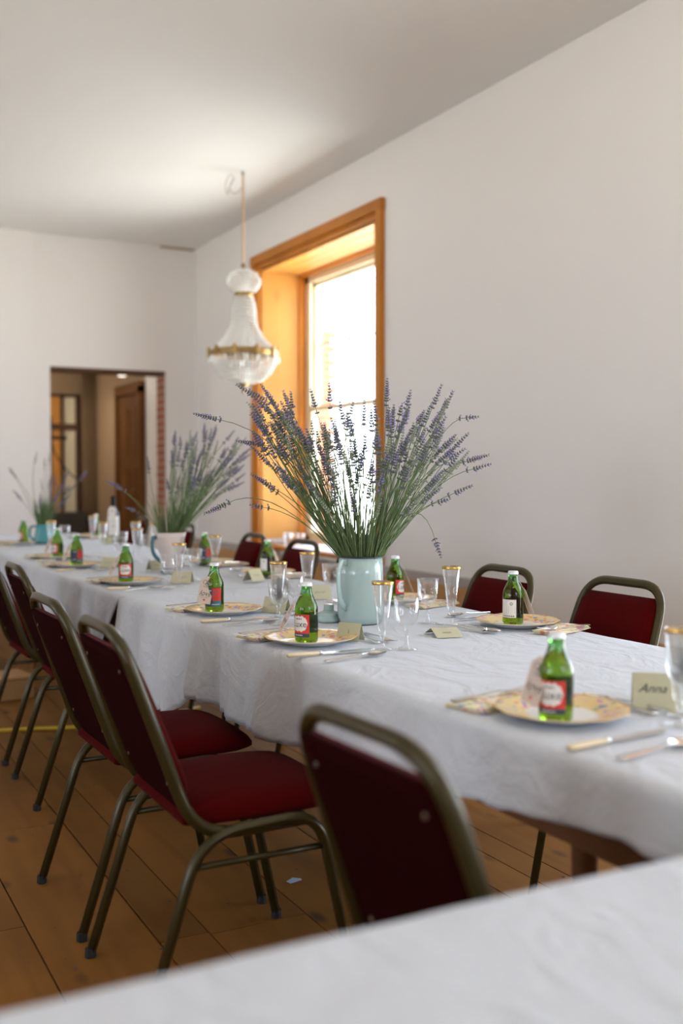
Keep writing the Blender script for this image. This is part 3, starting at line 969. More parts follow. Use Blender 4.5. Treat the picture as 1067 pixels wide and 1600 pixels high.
# plates
def make_plate():
    t = thing('dinner_plate', '', 'plate', (0, 0, 0), 0, 'floral plates on the long table')
    n = 48
    prof = [(0.001, 0.006), (0.06, 0.006), (0.082, 0.007), (0.090, 0.012), (0.118, 0.020), (0.129, 0.0225), (0.131, 0.021), (0.118, 0.0165), (0.092, 0.008), (0.075, 0.002), (0.070, 0.0), (0.065, 0.002), (0.001, 0.003)]
    V, F = lathe(prof, n, False)
    V2 = []
    for v in V:
        r = hypot(v[0], v[1]); a = atan2(v[1], v[0])
        k = 1 + (0.018 * cos(a * 12) if r > 0.1 else 0)
        V2.append((v[0] * k, v[1] * k, v[2]))
    MI = [0 if k < 6 else 1 for k in range(len(prof) - 1) for i in range(n)]
    obj('dish', (V2, F, MI), [M['china'], M['chinaplain']], t, True)
    return t
plate = make_plate()

# bottles
BR = 0.0325
BPROF = [(0.001, 0.003), (0.024, 0.002), (0.0285, 0.0), (0.0318, 0.004), (BR, 0.012), (BR, 0.088), (0.0318, 0.098), (0.0285, 0.110), (0.0235, 0.121), (0.0185, 0.131)]
NPROF = [(0.0185, 0.131), (0.0165, 0.137), (0.0150, 0.146), (0.0138, 0.158), (0.0150, 0.159), (0.0150, 0.164), (0.0128, 0.165), (0.001, 0.165)]


def patch(a0, a1, z0, z1, r, outline=None, n=14):
    """curved label patch between angles a0..a1 (radians)"""
    if outline is None:
        V = []
        for z in (z0, z1):
            for i in range(n + 1):
                a = a0 + (a1 - a0) * i / n
                V.append((r * cos(a), r * sin(a), z))
        F = [(i, i + 1, n + 2 + i, n + 1 + i) for i in range(n)]
        return V, F
    return bent(outline, (a0 + a1) / 2, (z0 + z1) / 2, r)


def bent(g, amid, zmid, r):
    V = []
    for v in g[0]:
        a = amid + v[0] / r
        V.append((r * cos(a), r * sin(a), zmid + v[1]))
    return V, g[1]


def blob(w, h, seed):
    """wavy edged cartouche as a triangle fan (x,y,0), built in columns so that it bends"""
    n = 16
    V, F = [], []
    for i in range(n + 1):
        x = -w / 2 + w * i / n
        e = 1 - abs(2 * i / n - 1) ** 5
        top = h / 2 * (0.78 * e + 0.22 * abs(sin(i * 0.9 + seed)) * e)
        bot = -h / 2 * (0.84 * e + 0.16 * abs(cos(i * 0.8 + seed)) * e)
        V.append((x, top, 0)); V.append((x, bot, 0))
    for i in range(n): F.append((2 * i, 2 * i + 1, 2 * i + 3, 2 * i + 2))
    return V, F

T_LUXE = textgeo('Luxe', 0.025, 0.0)
def dashes(w_, h_, n, seed):
    q = random.Random(seed); V, F = [], []
    x = -w_ / 2
    for _ in range(n):
        l = q.uniform(0.5, 1.1) * w_ / n
        b = len(V); V += [(x, -h_ / 2, 0), (x + l * 0.75, -h_ / 2, 0), (x + l * 0.75, h_ / 2, 0), (x, h_ / 2, 0)]
        F.append((b, b + 1, b + 2, b + 3)); x += l + w_ / n * 0.2
    return V, F
T_SM = dashes(0.022, 0.0035, 4, 1)   # print too small to read in the photo
T_NUM = textgeo('0', 0.026, 0.0)
T_PC = dashes(0.030, 0.0030, 6, 3)


def make_bottle(kind):
    t = thing('beer_bottle', '', 'bottle', (0, 0, 0), 0, 'small green bottles, one at each place')
    obj('body', lathe(BPROF, 32, False), M['bottle'], t, True)
    obj('neck', lathe(NPROF, 24, False), M['neck'], t, True)
    cg = []
    n = 42
    prof = [(0.0160, 0.1570), (0.0157, 0.1640), (0.0140, 0.1665), (0.001, 0.1670)]
    V, F = lathe(prof, n, False)
    V = [((v[0] * (1 + (0.05 if (i % n) % 2 and i < n else 0))), (v[1] * (1 + (0.05 if (i % n) % 2 and i < n else 0))), v[2]) for i, v in enumerate(V)]
    obj('crown_cap', (V, F), M['cap'], t, True)
    R = BR + 0.0005
    w = radians(54)
    if kind == 'luxe':
        g = [withmat(patch(-w, w, 0.028, 0.080, R), 0), withmat(patch(-w, w, 0.018, 0.028, R), 2),
             withmat(bent(blob(0.053, 0.045, 1), 0, 0.055, R + 0.0003), 1),
             withmat(bent(T_LUXE, 0, 0.053, R + 0.0006), 3), withmat(bent(T_SM, 0, 0.068, R + 0.0006), 3),
             withmat(bent(T_PC, 0, 0.023, R + 0.0003), 1)]
    else:
        g = [withmat(patch(-w, 0, 0.020, 0.083, R), 2), withmat(patch(0, w, 0.040, 0.083, R), 0), withmat(patch(0, w, 0.020, 0.040, R), 4),
             withmat(bent(T_NUM, 0.22, 0.066, R + 0.0003), 4), withmat(bent(dashes(0.024, 0.005, 4, 7), -0.45, 0.034, R + 0.0005), 1),
             withmat(bent(T_PC, 0.4, 0.028, R + 0.0005), 1), withmat(bent(T_SM, -0.4, 0.074, R + 0.0003), 1)]
    obj('front_label', join(*g), [M['red'], M['paper'], M['navy'], M['ink'], M['teal']], t)
    # back label: white, small print and a round mark
    R2 = R
    a = pi
    g = [withmat(patch(a - radians(46), a + radians(46), 0.024, 0.080, R2), 0)]
    lines = []
    rr = random.Random(2)
    for k in range(13):
        z = 0.077 - k * 0.0032
        for x0, x1 in ((-0.023, rr.uniform(-0.006, -0.001)), (0.002, 0.023)) if k > 5 or k < 1 else ((-0.023, rr.uniform(-0.009, -0.004)),):
            lines.append(bent(([(x0, 0, 0), (x1, 0, 0), (x1, 0.001, 0), (x0, 0.001, 0)], [(0, 1, 2, 3)]), a, z, R2 + 0.0003))
    ring = ([(0.011 + q * cos(b), 0.012 + q * sin(b), 0) for q in (0.0045, 0.0028) for b in [2 * pi * i / 14 for i in range(14)]],
            [(i, (i + 1) % 14, 14 + (i + 1) % 14, 14 + i) for i in range(14)])
    lines.append(bent(ring, a, 0.055, R2 + 0.0003))
    T = dashes(0.034, 0.0034, 6, 5)
    lines.append(bent(T, a, 0.029, R2 + 0.0003))
    g += [withmat(l, 1) for l in lines]
    obj('back_label', join(*g), [M['paper'], M['ink']], t)
    return t

bA, bB = make_bottle('luxe'), make_bottle('number')

# gift tags
T_LOVE = textgeo('love', 0.024, 0.35)
def make_tag():
    t = thing('gift_tag', '', 'tag', (0, 0, 0), 0, 'paper tags tied to the bottles')
    w, h = 0.023, 0.092
    pts = [(-w, 0), (w, 0), (w, h - 0.014), (w - 0.012, h - 0.003), (0.006, h), (-0.006, h), (-w + 0.012, h - 0.003), (-w, h - 0.014)]
    V = [(p[0], -0.0004, p[1]) for p in pts] + [(p[0], 0.0004, p[1]) for p in pts]
    n = len(pts)
    F = [tuple(range(n)), tuple(range(2 * n - 1, n - 1, -1))] + [(i, n + i, n + (i + 1) % n, (i + 1) % n) for i in range(n)]
    obj('paper', (V, F), M['tag'], t)
    def flat(g, cx, cz): return [(v[0] + cx, -0.0007, v[1] + cz) for v in g[0]], g[1]
    def ring(cx, cz, r, wd=0.0012, n=14):
        return ([(cx + q * cos(2 * pi * i / n), -0.0007, cz + q * sin(2 * pi * i / n)) for q in (r, r - wd) for i in range(n)],
                [(i, (i + 1) % n, n + (i + 1) % n, n + i) for i in range(n)])
    def bar(x0, x1, z, th=0.0009): return [(x0, -0.0007, z), (x1, -0.0007, z), (x1, -0.0007, z + th), (x0, -0.0007, z + th)], [(0, 1, 2, 3)]
    g = [flat(T_LOVE, 0, 0.034), ring(-0.006, 0.072, 0.0075), ring(0.006, 0.072, 0.0075), ring(0, 0.066, 0.0045),
         bar(-0.012, 0.012, 0.0585), bar(-0.009, 0.009, 0.055), bar(-0.016, -0.004, 0.024), bar(0.004, 0.016, 0.024), bar(-0.013, 0.012, 0.019, 0.0006)]
    obj('printing', join(*g), M['ink'], t)
    hp = []
    for i in range(16):
        a = 2 * pi * i / 16
        hp.append((0.00028 * 16 * sin(a) ** 3 * 0.9, -0.0008, 0.012 + 0.00028 * (13 * cos(a) - 5 * cos(2 * a) - 2 * cos(3 * a) - cos(4 * a))))
    obj('heart', (hp, [tuple(range(16))]), M['red'], t)
    obj('string', sweep([(0.0, -0.001, 0.086), (0.005, -0.003, 0.098), (0.014, 0.0, 0.112), (0.02, 0.004, 0.118)], circ(5, 0.0008)), M['string'], t)
    return t
gtag = make_tag()


def cam_ang(x, y): return atan2(-y, -x)


def bottle(proto, x, y, z, rel, label, tagspec=None, taglabel=None):
    """rel = label centre measured from the camera direction (negative = to the left)"""
    a = cam_ang(x, y) + radians(rel)
    place(proto, (x, y, z), a, label)
    # string round the neck belongs to the tag
    if tagspec:
        da, face, lean, dist = tagspec   # direction out from the bottle, facing, outward lean, foot distance
        ca = cam_ang(x, y)
        d = ca + radians(da)
        px, py = x + cos(d) * dist, y + sin(d) * dist
        place(gtag, (px, py, z + 0.032), 0, taglabel, rot=None)
        o = [q for q in bpy.data.objects if q.name.startswith('gift_tag') and q.get('label') == taglabel][-1]
        # local -Y faces 'face'
        f = ca + radians(face)
        rz = f + pi / 2
        ld = Vector((-cos(d), -sin(d), 0))     # the top leans towards the neck
        m = Matrix.Rotation(rz, 3, 'Z')
        axis = Vector((0, 0, 1)).cross(ld)
        q = Matrix.Rotation(radians(lean), 3, axis)
        o.rotation_euler = (q @ m).to_euler()

# (kept apart from the glasses below so that labels can be read in one list)
PH = Z + 0.0065
bottle(bA, 1.284, 1.566, PH, -22, 'large blurred green bottle nearest the camera, with red label', (-75, -42, 17, 0.052), 'blurred kraft tag on the large green bottle nearest the camera')
bottle(bA, 1.279, 2.635, PH, -40, 'green bottle with red and white label just left of the pale aqua jug', (-88, -78, 27, 0.074), 'slanting pink tag seen almost edge-on, on the bottle next to the pale aqua jug')
bottle(bB, 1.291, 3.378, PH, -12, 'green bottle with red and blue label behind an upright love tag', (-48, -6, 14, 0.050), 'kraft tag facing the camera with love written on it and a tiny red heart')
bottle(bA, 1.316, 4.519, PH, -8, 'green bottle with red label just in front of the white jug with petrol handle', (-88, -72, 27, 0.070), 'slanting tag on the bottle in front of the white jug')
bottle(bB, 1.326, 5.441, PH, 5, 'green bottle with navy and red label, right one of a close pair', (-88, -70, 25, 0.066), 'slanting tag between the close pair of green bottles')
bottle(bA, 1.365, 6.046, PH, -50, 'green bottle with red label, left one of a close pair left of the white jug', (-88, -70, 25, 0.068), 'slanting tag on the left bottle of the close pair')
bottle(bA, 1.445, 7.413, PH, -62, 'small far green bottle standing left of the teal jug', None)
bottle(bA, 2.003, 2.653, PH, 152, 'green bottle with white small print label, before the second chair from the right', (100, 112, 20, 0.058), 'white side of a tag hanging on the right of the bottle with small print')
bottle(bA, 1.996, 3.36, PH, 58, 'dark green bottle close behind the right side of the pale aqua jug', (95, 100, 22, 0.066), 'pale tag hanging beside the pale aqua jug at the right')
bottle(bA, 1.984, 4.502, PH, 130, 'green bottle with pale label standing before the red chair at the window', (88, 75, 22, 0.062), 'white tag strip on the bottle before the window chair')
bottle(bB, 1.952, 5.245, PH, 10, 'green bottle with blue label behind the love tag bottle, right of the white jug', None)
bottle(bB, 2.125, 8.10, PH, -60, 'farthest green bottle, beside the wine bottle', None)

PL = [(1.329, 1.604, 'large blurred floral plate in the right foreground'),
      (1.300, 2.651, 'floral plate under the green bottle next to the pale aqua jug'),
      (1.320, 3.363, 'floral plate under the green bottle with the love tag'),
      (1.323, 4.484, 'floral plate under the green bottle in front of the white jug'),
      (1.326, 5.441, 'floral plate under the right bottle of the close pair'),
      (1.365, 6.046, 'floral plate under the left bottle of the close pair'),
      (1.405, 7.413, 'floral plate under the small bottle left of the teal jug'),
      (2.024, 2.658, 'floral plate under the bottle with white small print label'),
      (2.02, 3.37, 'floral plate behind the clear wine glasses right of the pale aqua jug'),
      (2.03, 4.60, 'floral plate before the red chair at the window'),
      (2.01, 5.33, 'floral plate under the bottle with the blue label'),
      (2.06, 8.05, 'farthest floral plate, beside the wine bottle')]
for k, (x, y, lab) in enumerate(PL): place(plate, (x, y, Z - 0.0008), k * 1.1, lab)

# cutlery prototypes: handle towards -X, working end towards +X
def make_knife():
    t = thing('table_knife', '', 'knife', (0, 0, 0), 0, 'ivory handled knives')
    prof = [(0.0045, 0), (0.0078, 0.003), (0.0085, 0.02), (0.0070, 0.085), (0.0060, 0.092)]
    g = xf(lathe(prof, 10), Matrix.Translation((-0.125, 0, 0.0062)) @ Matrix.Scale(0.7, 4, (0, 0, 1)) @ Matrix.Rotation(pi / 2, 4, 'Y'))
    obj('handle', g, M['ivory'], t, True)
    g = xf(lathe([(0.0062, 0), (0.0068, 0.004), (0.005, 0.009)], 10), Matrix.Translation((-0.033, 0, 0.0060)) @ Matrix.Rotation(pi / 2, 4, 'Y'))
    obj('ferrule', g, M['silver'], t, True)
    n = 12
    V = []
    for i in range(n + 1):
        x = -0.025 + 0.155 * i / n; q = i / n
        top = 0.0085 if q < 0.9 else 0.0085 * (1 - ((q - 0.9) / 0.1) ** 2)
        bot = -0.0085 + (0.003 if q < 0.1 else 0) if q < 0.85 else -0.0085 * (1 - ((q - 0.85) / 0.15) ** 2)
        V += [(x, bot, 0.0035), (x, top, 0.0035), (x, bot, 0.0050), (x, top, 0.0058)]
    F = []
    for i in range(n):
        a = 4 * i; b = a + 4
        F += [(a, a + 1, b + 1, b), (a + 2, b + 2, b + 3, a + 3), (a, b, b + 2, a + 2), (a + 1, a + 3, b + 3, b + 1)]
    obj('blade', (V, F), M['silver'], t)
    return t


def spoon_geo(bowl_l=0.034, bowl_w=0.021, L=0.20):
    V, F = [], []
    n, m = 10, 8
    # bowl: half ellipsoid grid
    for j in range(m + 1):
        for i in range(n + 1):
            a = pi * j / m; c = -1 + 2 * i / n
            x = -cos(a) * bowl_l; wy = sin(a) * bowl_w * (1 + 0.15 * cos(a)) * c
            d = (1 - (x / bowl_l) ** 2) * (1 - c * c)
            V.append((x + L - bowl_l - 0.1, wy, 0.0095 - 0.007 * d))
    W = n + 1
    F = [(j * W + i, j * W + i + 1, (j + 1) * W + i + 1, (j + 1) * W + i) for j in range(m) for i in range(n)]
    b = len(V)
    V += [(v[0], v[1], v[2] - 0.0012) for v in V]
    F += [tuple(k + b for k in f[::-1]) for f in F]
    x1 = L - 2 * bowl_l - 0.1
    hx = [(-0.1, 0.0085, 0.003), (-0.092, 0.0095, 0.003), (-0.06, 0.006, 0.0045), (0.0, 0.0028, 0.007), (x1 - 0.02, 0.0024, 0.0095), (x1 + 0.005, 0.004, 0.0095)]
    b = len(V)
    for (x, w_, z) in hx: V += [(x, -w_, z), (x, w_, z), (x, w_, z + 0.0018), (x, -w_, z + 0.0018)]
    for k in range(len(hx) - 1):
        a = b + 4 * k
        for i in range(4):
            j = (i + 1) % 4
            F.append((a + i, a + j, a + 4 + j, a + 4 + i))
    F += [(b, b + 3, b + 2, b + 1), tuple(b + 4 * (len(hx) - 1) + i for i in range(4))]
    return V, F


def fork_geo():
    V, F = [], []
    hx = [(-0.1, 0.0085, 0.003), (-0.092, 0.0095, 0.003), (-0.06, 0.006, 0.0045), (0.0, 0.0028, 0.007), (0.03, 0.0026, 0.0085), (0.042, 0.009, 0.006), (0.055, 0.0115, 0.0035), (0.066, 0.0115, 0.0035)]
    for (x, w_, z) in hx: V += [(x, -w_, z), (x, w_, z), (x, w_, z + 0.0018), (x, -w_, z + 0.0018)]
    for k in range(len(hx) - 1):
        a = 4 * k
        for i in range(4):
            j = (i + 1) % 4
            F.append((a + i, a + j, a + 4 + j, a + 4 + i))
    g = [(V, F)]
    for k in range(4):
        y = -0.0099 + 0.0066 * k
        g.append(sweep([(0.064, y, 0.0044), (0.085, y, 0.0052), (0.106, y * 0.95, 0.0095)], rrect(0.0030, 0.0018, 0.2), scale=[1, 0.9, 0.5]))
    return join(*g)

knife = make_knife()
spoon = tag(obj('spoon', spoon_geo(), M['silver'], smooth=True), '', 'spoon', 'silver spoons on the long table')
fork = tag(obj('fork', fork_geo(), M['silver']), '', 'fork', 'silver forks on the long table')

# napkins: folded print, a few layers with a slightly fanned end
def make_napkin():
    g = []
    rr = random.Random(8)
    for k in range(4):
        n = 10
        V = []
        z0 = 0.0012 + k * 0.0028
        for i in range(n + 1):
            q = i / n; x = -0.10 + 0.20 * q
            wv = 0.0010 * sin(q * 7 + k)
            w_ = 0.042 + 0.010 * q - 0.003 * k
            y = 0.004 * k * (1 - q)
            V += [(x, -w_ + y, z0 + wv), (x, w_ + y, z0 + wv), (x, w_ + y, z0 + wv + 0.0016), (x, -w_ + y, z0 + wv + 0.0016)]
        F = []
        for i in range(n):
            a = 4 * i
            for j in range(4):
                jj = (j + 1) % 4
                F.append((a + j, a + jj, a + 4 + jj, a + 4 + j))
        F += [(0, 3, 2, 1), tuple(4 * n + j for j in range(4))]
        g.append((V, F))
    return tag(obj('napkin', join(*g), M['napkin'], smooth=False), '', 'napkin', 'folded floral napkins on the long table')
napkin = make_napkin()

# settings: (plate x, y, side, description)
SET = [(1.329, 1.604, 1, 'nearest the camera in the right foreground'),
       (1.300, 2.651, 1, 'at the plate next to the pale aqua jug'),
       (1.320, 3.363, 1, 'at the love tag bottle'),
       (1.323, 4.484, 1, 'at the plate in front of the white jug'),
       (1.326, 5.441, 1, 'at the right bottle of the close pair'),
       (1.365, 6.046, 1, 'at the left bottle of the close pair'),
       (1.405, 7.413, 1, 'left of the teal jug'),
       (2.024, 2.658, -1, 'at the bottle with the small print label'),
       (2.02, 3.37, -1, 'at the plate behind the pale aqua jug'),
       (2.03, 4.60, -1, 'before the red chair at the window'),
       (2.01, 5.33, -1, 'at the bottle with the blue label'),
       (2.06, 8.05, -1, 'at the farthest plate')]
jr = random.Random(12)
NP = [(-0.055, 0.145), (-0.065, 0.14), (-0.05, 0.15)]
for k, (x, y, s, d) in enumerate(SET):
    base = 0 if s > 0 else pi
    def at(f, l): return (x + s * f, y + s * l, Z)
    j = lambda a: jr.uniform(-a, a)
    kx = -0.035 if s > 0 else -0.02
    kl = -0.20 if s > 0 else -0.20
    # dinner knife and soup spoon on the diner's right
    place(knife, at(kx + j(0.004), kl + j(0.008)), base + radians(j(5) + 4), 'ivory handled knife ' + d)
    place(spoon, at(kx + 0.02 + j(0.01), kl - 0.075 + j(0.008)), base + radians(j(6) + 8), 'silver soup spoon beside the knife ' + d)
    # napkin and fork on the left
    fx, fy = -0.045, 0.155
    o = place(napkin, at(fx, fy), base + radians(200 + j(8)), 'folded floral napkin ' + d)
    f1 = place(fork, at(fx + 0.0, fy + 0.02), base + radians(4 + j(6)), 'silver fork lying on the folded napkin ' + d)
    f1.location.z = Z + 0.0115
    # dessert spoon and fork above the plate
    place(spoon, at(0.165 + j(0.008), 0.02 + j(0.02)), base + radians(92 + j(10)), 'silver dessert spoon above the plate, ' + d)
    if k < 10:
        place(fork, at(0.20 + j(0.008), -0.02 + j(0.02)), base + radians(-84 + j(12)), 'silver dessert fork above the plate, ' + d)

# glasses -------------------------------------------------------------------
def glass_part(t, prof, n=28, name='bowl'):
    return obj(name, lathe(prof, n, False), M['clear'], t, True)

def make_flute():
    t = thing('champagne_flute', '', 'flute', (0, 0, 0), 0, 'gold rimmed champagne flutes')
    glass_part(t, [(0.006, 0.044), (0.0115, 0.048), (0.0135, 0.056), (0.0305, 0.183), (0.0297, 0.183), (0.0128, 0.058), (0.001, 0.052)])
    obj('gold_rim', lathe([(0.0298, 0.176), (0.0307, 0.183), (0.0302, 0.1836)], 28, False), M['gold'], t, True)
    glass_part(t, [(0.001, 0.0), (0.029, 0.0), (0.029, 0.0012), (0.008, 0.006), (0.0045, 0.014), (0.0045, 0.030), (0.0085, 0.036), (0.0085, 0.040), (0.006, 0.045)], 24, 'foot')
    return t

def make_wine():
    t = thing('wine_glass', '', 'glass', (0, 0, 0), 0, 'plain clear wine glasses')
    glass_part(t, [(0.004, 0.058), (0.018, 0.064), (0.029, 0.078), (0.033, 0.095), (0.0355, 0.142), (0.0348, 0.142), (0.0322, 0.095), (0.028, 0.080), (0.017, 0.067), (0.001, 0.063)])
    glass_part(t, [(0.001, 0.0), (0.031, 0.0), (0.031, 0.0012), (0.012, 0.006), (0.005, 0.014), (0.0045, 0.045), (0.006, 0.059)], 24, 'foot')
    return t
flute, wine = make_flute(), make_wine()
FL = [(1.428, 2.469, 'gold rimmed flute in front of the right edge of the pale aqua jug'),
      (1.857, 2.778, 'gold rimmed flute standing sharp against the wall, right of the tall clear wine glass'),
      (1.450, 3.201, 'gold rimmed flute behind the left of the bottle next to the pale aqua jug'),
      (1.730, 3.555, 'gold rimmed flute before the window chair left of the pale aqua jug'),
      (1.478, 4.281, 'gold rimmed flute just left of the love tag bottle, in front of the white jug'),
      (1.827, 4.77, 'gold rimmed flute just behind the love tag bottle cap'),
      (1.484, 1.449, 'large blurred gold rimmed flute cut by the right edge of the photo'),
      (1.957, 7.548, 'gold rimmed flute left of the farthest green bottle'),
      (1.940, 6.445, 'gold rimmed flute right of the wine bottle, left of two'),
      (1.985, 6.20, 'gold rimmed flute right of the wine bottle, right of two'),
      (1.726, 6.431, 'gold rimmed flute in front of the farthest green bottle'),
      (1.498, 6.81, 'gold rimmed flute in front of the teal jug'),
      (1.70, 5.62, 'gold rimmed flute between wine bottle and white jug, low in view')]
for (x, y, lab) in FL: place(flute, (x, y, Z), rnd.uniform(0, 3), lab)
WG = [(1.485, 2.439, 'faint clear wine glass right of the flute before the pale aqua jug'),
      (1.807, 2.838, 'tall clear wine glass right of the pale aqua jug, before the chair gap'),
      (1.520, 3.225, 'clear wine glass behind the bottle next to the pale aqua jug'),
      (1.375, 3.03, 'clear wine glass beside the place card between the two sharp bottles'),
      (1.802, 3.500, 'clear wine glass touching the left outline of the pale aqua jug'),
      (1.420, 4.253, 'clear wine glass in front of the white jug foot'),
      (1.629, 4.517, 'clear wine glass behind the flute right of the white jug'),
      (1.545, 1.500, 'blurred clear wine glass before the Anna card'),
      (1.742, 6.067, 'clear wine glass in front of the wine bottle'),
      (1.977, 6.00, 'clear wine glass left of the white jug rim'),
      (1.80, 5.75, 'clear wine glass right of the low flute near the wine bottle'),
      (1.64, 7.05, 'clear wine glass right of the teal jug'),
      (1.60, 5.60, 'clear wine glass right of the close pair of bottles')]
for (x, y, lab) in WG: place(wine, (x, y, Z), rnd.uniform(0, 3), lab)

# place cards -----------------------------------------------------------------
T_ANNA = textgeo('Anna', 0.026, 0.5)
def scribble(seed, L=0.045):
    rr = random.Random(seed); pts = []
    n = 26
    for i in range(n):
        pts.append((-L / 2 + L * i / n, 0.0045 * sin(i * 1.7 + seed) + rr.uniform(-0.002, 0.002)))
    V, F = [], []
    for (x, y) in pts: V += [(x, y - 0.0006, 0), (x + 0.0006, y + 0.0006, 0)]
    F = [(2 * i, 2 * i + 2, 2 * i + 3, 2 * i + 1) for i in range(n - 1)]
    return V, F

def card(x, y, face, label, mark, h=0.052, w=0.044, spread=0.030, z=Z):
    """tent card: face = direction (rad) the written leaf looks to"""
    t = thing('place_card', label, 'card', (x, y, z), face + pi / 2)
    th = 0.0006
    L_ = hypot(h, spread)
    def leaf(s):
        V = [(-w, s * spread, 0.0005), (w, s * spread, 0.0005), (w, 0, h), (-w, 0, h)]
        V += [(v[0], v[1] + th * (1 if s > 0 else -1), v[2] + th * 0.5) for v in V]
        F = [(0, 1, 2, 3), (7, 6, 5, 4), (0, 4, 5, 1), (1, 5, 6, 2), (2, 6, 7, 3), (3, 7, 4, 0)]
        return V, F
    obj('card_leaf', leaf(-1), M['card'], t); obj('card_leaf', leaf(1), M['card'], t)
    g = []
    for v in mark[0]:
        q = (v[1] + L_ / 2) / L_
        q2 = q
        g.append((v[0], -spread * (1 - q2) - 0.0011, h * q2 + 0.0008))
    obj('handwriting', (g, mark[1]), M['ink'], t)
    return t

card(1.560, 1.590, cam_ang(1.45, 1.75), 'blurred olive cream place card reading Anna at the right edge', ([(v[0] - 0.008, v[1] + 0.004, 0) for v in T_ANNA[0]], T_ANNA[1]), h=0.068, w=0.046)
card(1.711, 2.60, cam_ang(1.7, 2.6) + 0.35, 'flattened olive cream place card right of the pale aqua jug', scribble(1, 0.03), h=0.022, w=0.040, spread=0.055)
card(1.420, 2.640, cam_ang(1.4, 2.64) - 0.5, 'olive cream place card tilted over the plate next to the pale aqua jug', scribble(9, 0.001), h=0.05, w=0.036, spread=0.02)
card(1.493, 3.311, cam_ang(1.5, 3.3) - 0.45, 'written olive place card behind clear glasses, between the two sharp bottles', scribble(3))
card(1.800, 3.60, cam_ang(1.8, 3.6) + 0.3, 'olive place card behind the small aqua jug cover', scribble(4))
card(1.535, 4.404, cam_ang(1.5, 4.4) - 0.3, 'olive place card behind the glasses in front of the white jug', scribble(5))
card(1.633, 5.069, cam_ang(1.6, 5.0) + 0.5, 'olive place card standing left of the white jug', scribble(6))
card(1.468, 5.324, cam_ang(1.4, 5.3) - 0.6, 'olive place card behind the plate of the close pair of bottles', scribble(7))
card(1.960, 7.20, cam_ang(1.9, 7.2), 'farthest olive place card, left of the wine bottle', scribble(8))
card(1.85, 4.35, cam_ang(1.85, 4.3) + 0.9, 'olive place card behind the shoulder of the love tag bottle', scribble(2))

# wine bottle --------------------------------------------------------------------
wb_ = thing('wine_bottle', 'tall dark wine bottle with white labels before the doorway', 'bottle', (2.027, 7.263, Z), cam_ang(2.03, 7.26))
obj('body', lathe([(0.001, 0.004), (0.033, 0.003), (0.038, 0.006), (0.0385, 0.02), (0.0385, 0.20), (0.036, 0.215), (0.026, 0.236), (0.0165, 0.252), (0.0145, 0.27), (0.0140, 0.325), (0.001, 0.326)], 28, False), M['darkglass'], wb_, True)
obj('foil_capsule', lathe([(0.0160, 0.262), (0.0152, 0.27), (0.0150, 0.331), (0.001, 0.332)], 20, False), M['foil'], wb_, True)
g = join(withmat(patch(-radians(80), radians(80), 0.055, 0.19, 0.0392), 0), withmat(patch(-0.5, 0.5, 0.165, 0.169, 0.0395), 1), withmat(patch(-0.35, 0.35, 0.12, 0.123, 0.0395), 1))
obj('label', g, [M['paper'], M['ink']], wb_)
t = thing('bottle_tag', 'round topped white paper tag hung on the wine bottle', 'tag', (2.003, 7.205, Z + 0.165), cam_ang(2.03, 7.26) + pi / 2)
pts = [(-0.026, 0), (0.026, 0)] + [(0.026 * cos(a), 0.062 + 0.032 * sin(a)) for a in [k * pi / 10 for k in range(11)]]
n = len(pts)
V = [(p[0], -0.0005 + p[1] * 0.35, p[1]) for p in pts] + [(p[0], 0.0005 + p[1] * 0.35, p[1]) for p in pts]
obj('paper', (V, [tuple(range(n)), tuple(range(2 * n - 1, n - 1, -1))] + [(i, n + i, n + (i + 1) % n, (i + 1) % n) for i in range(n)]), M['paper'], t)
obj('printing', ([(-0.006, -0.001 + 0.055 * 0.35, 0.055), (0.006, -0.001 + 0.055 * 0.35, 0.055), (0.006, -0.001 + 0.068 * 0.35, 0.068), (-0.006, -0.001 + 0.068 * 0.35, 0.068)], [(0, 1, 2, 3)]), M['greytrim'], t)

# jugs ------------------------------------------------------------------------------
def wall_lathe(prof, th, n=40):
    inner = [(max(r - th, 0.001), z + (th if i == 0 else 0)) for i, (r, z) in enumerate(prof)]
    return lathe([(0.001, prof[0][1])] + prof + inner[::-1] + [(0.001, prof[0][1] + th)], n, False)

JX, JY = 1.622, 2.945
jug = thing('enamel_jug', 'tall pale aqua enamel jug with navy rim holding the largest lavender bunch', 'jug', (JX, JY, Z - 0.001), 0)
jp = [(0.060, 0.0), (0.068, 0.006), (0.0735, 0.025), (0.0750, 0.05), (0.0740, 0.10), (0.0715, 0.16), (0.0700, 0.212)]
obj('body', wall_lathe(jp, 0.0018), M['aqua'], jug, True)
ring = [((0.0705) * cos(a), 0.0705 * sin(a), 0.2135) for a in [2 * pi * i / 40 for i in range(40)]]
obj('rim', sweep(ring, circ(8, 0.0024), closed=True), M['navyrim'], jug, True)
obj('foot_ring', sweep([(0.062 * cos(a), 0.062 * sin(a), 0.002) for a in [2 * pi * i / 40 for i in range(40)]], circ(6, 0.0022), closed=True), M['navyrim'], jug, True)
ha = cam_ang(JX, JY) - radians(38)
hd = Vector((cos(ha), sin(ha), 0))
hp = [hd * 0.066 + Vector((0, 0, 0.196)), hd * 0.095 + Vector((0, 0, 0.205)), hd * 0.112 + Vector((0, 0, 0.175)), hd * 0.112 + Vector((0, 0, 0.12)), hd * 0.100 + Vector((0, 0, 0.075)), hd * 0.072 + Vector((0, 0, 0.052))]
obj('handle', sweep(fillet(hp, [0.02, 0.02, 0.03, 0.03], 5), rrect(0.020, 0.007, 0.45), up=hd.cross(Vector((0, 0, 1)))), M['aqua'], jug, True)

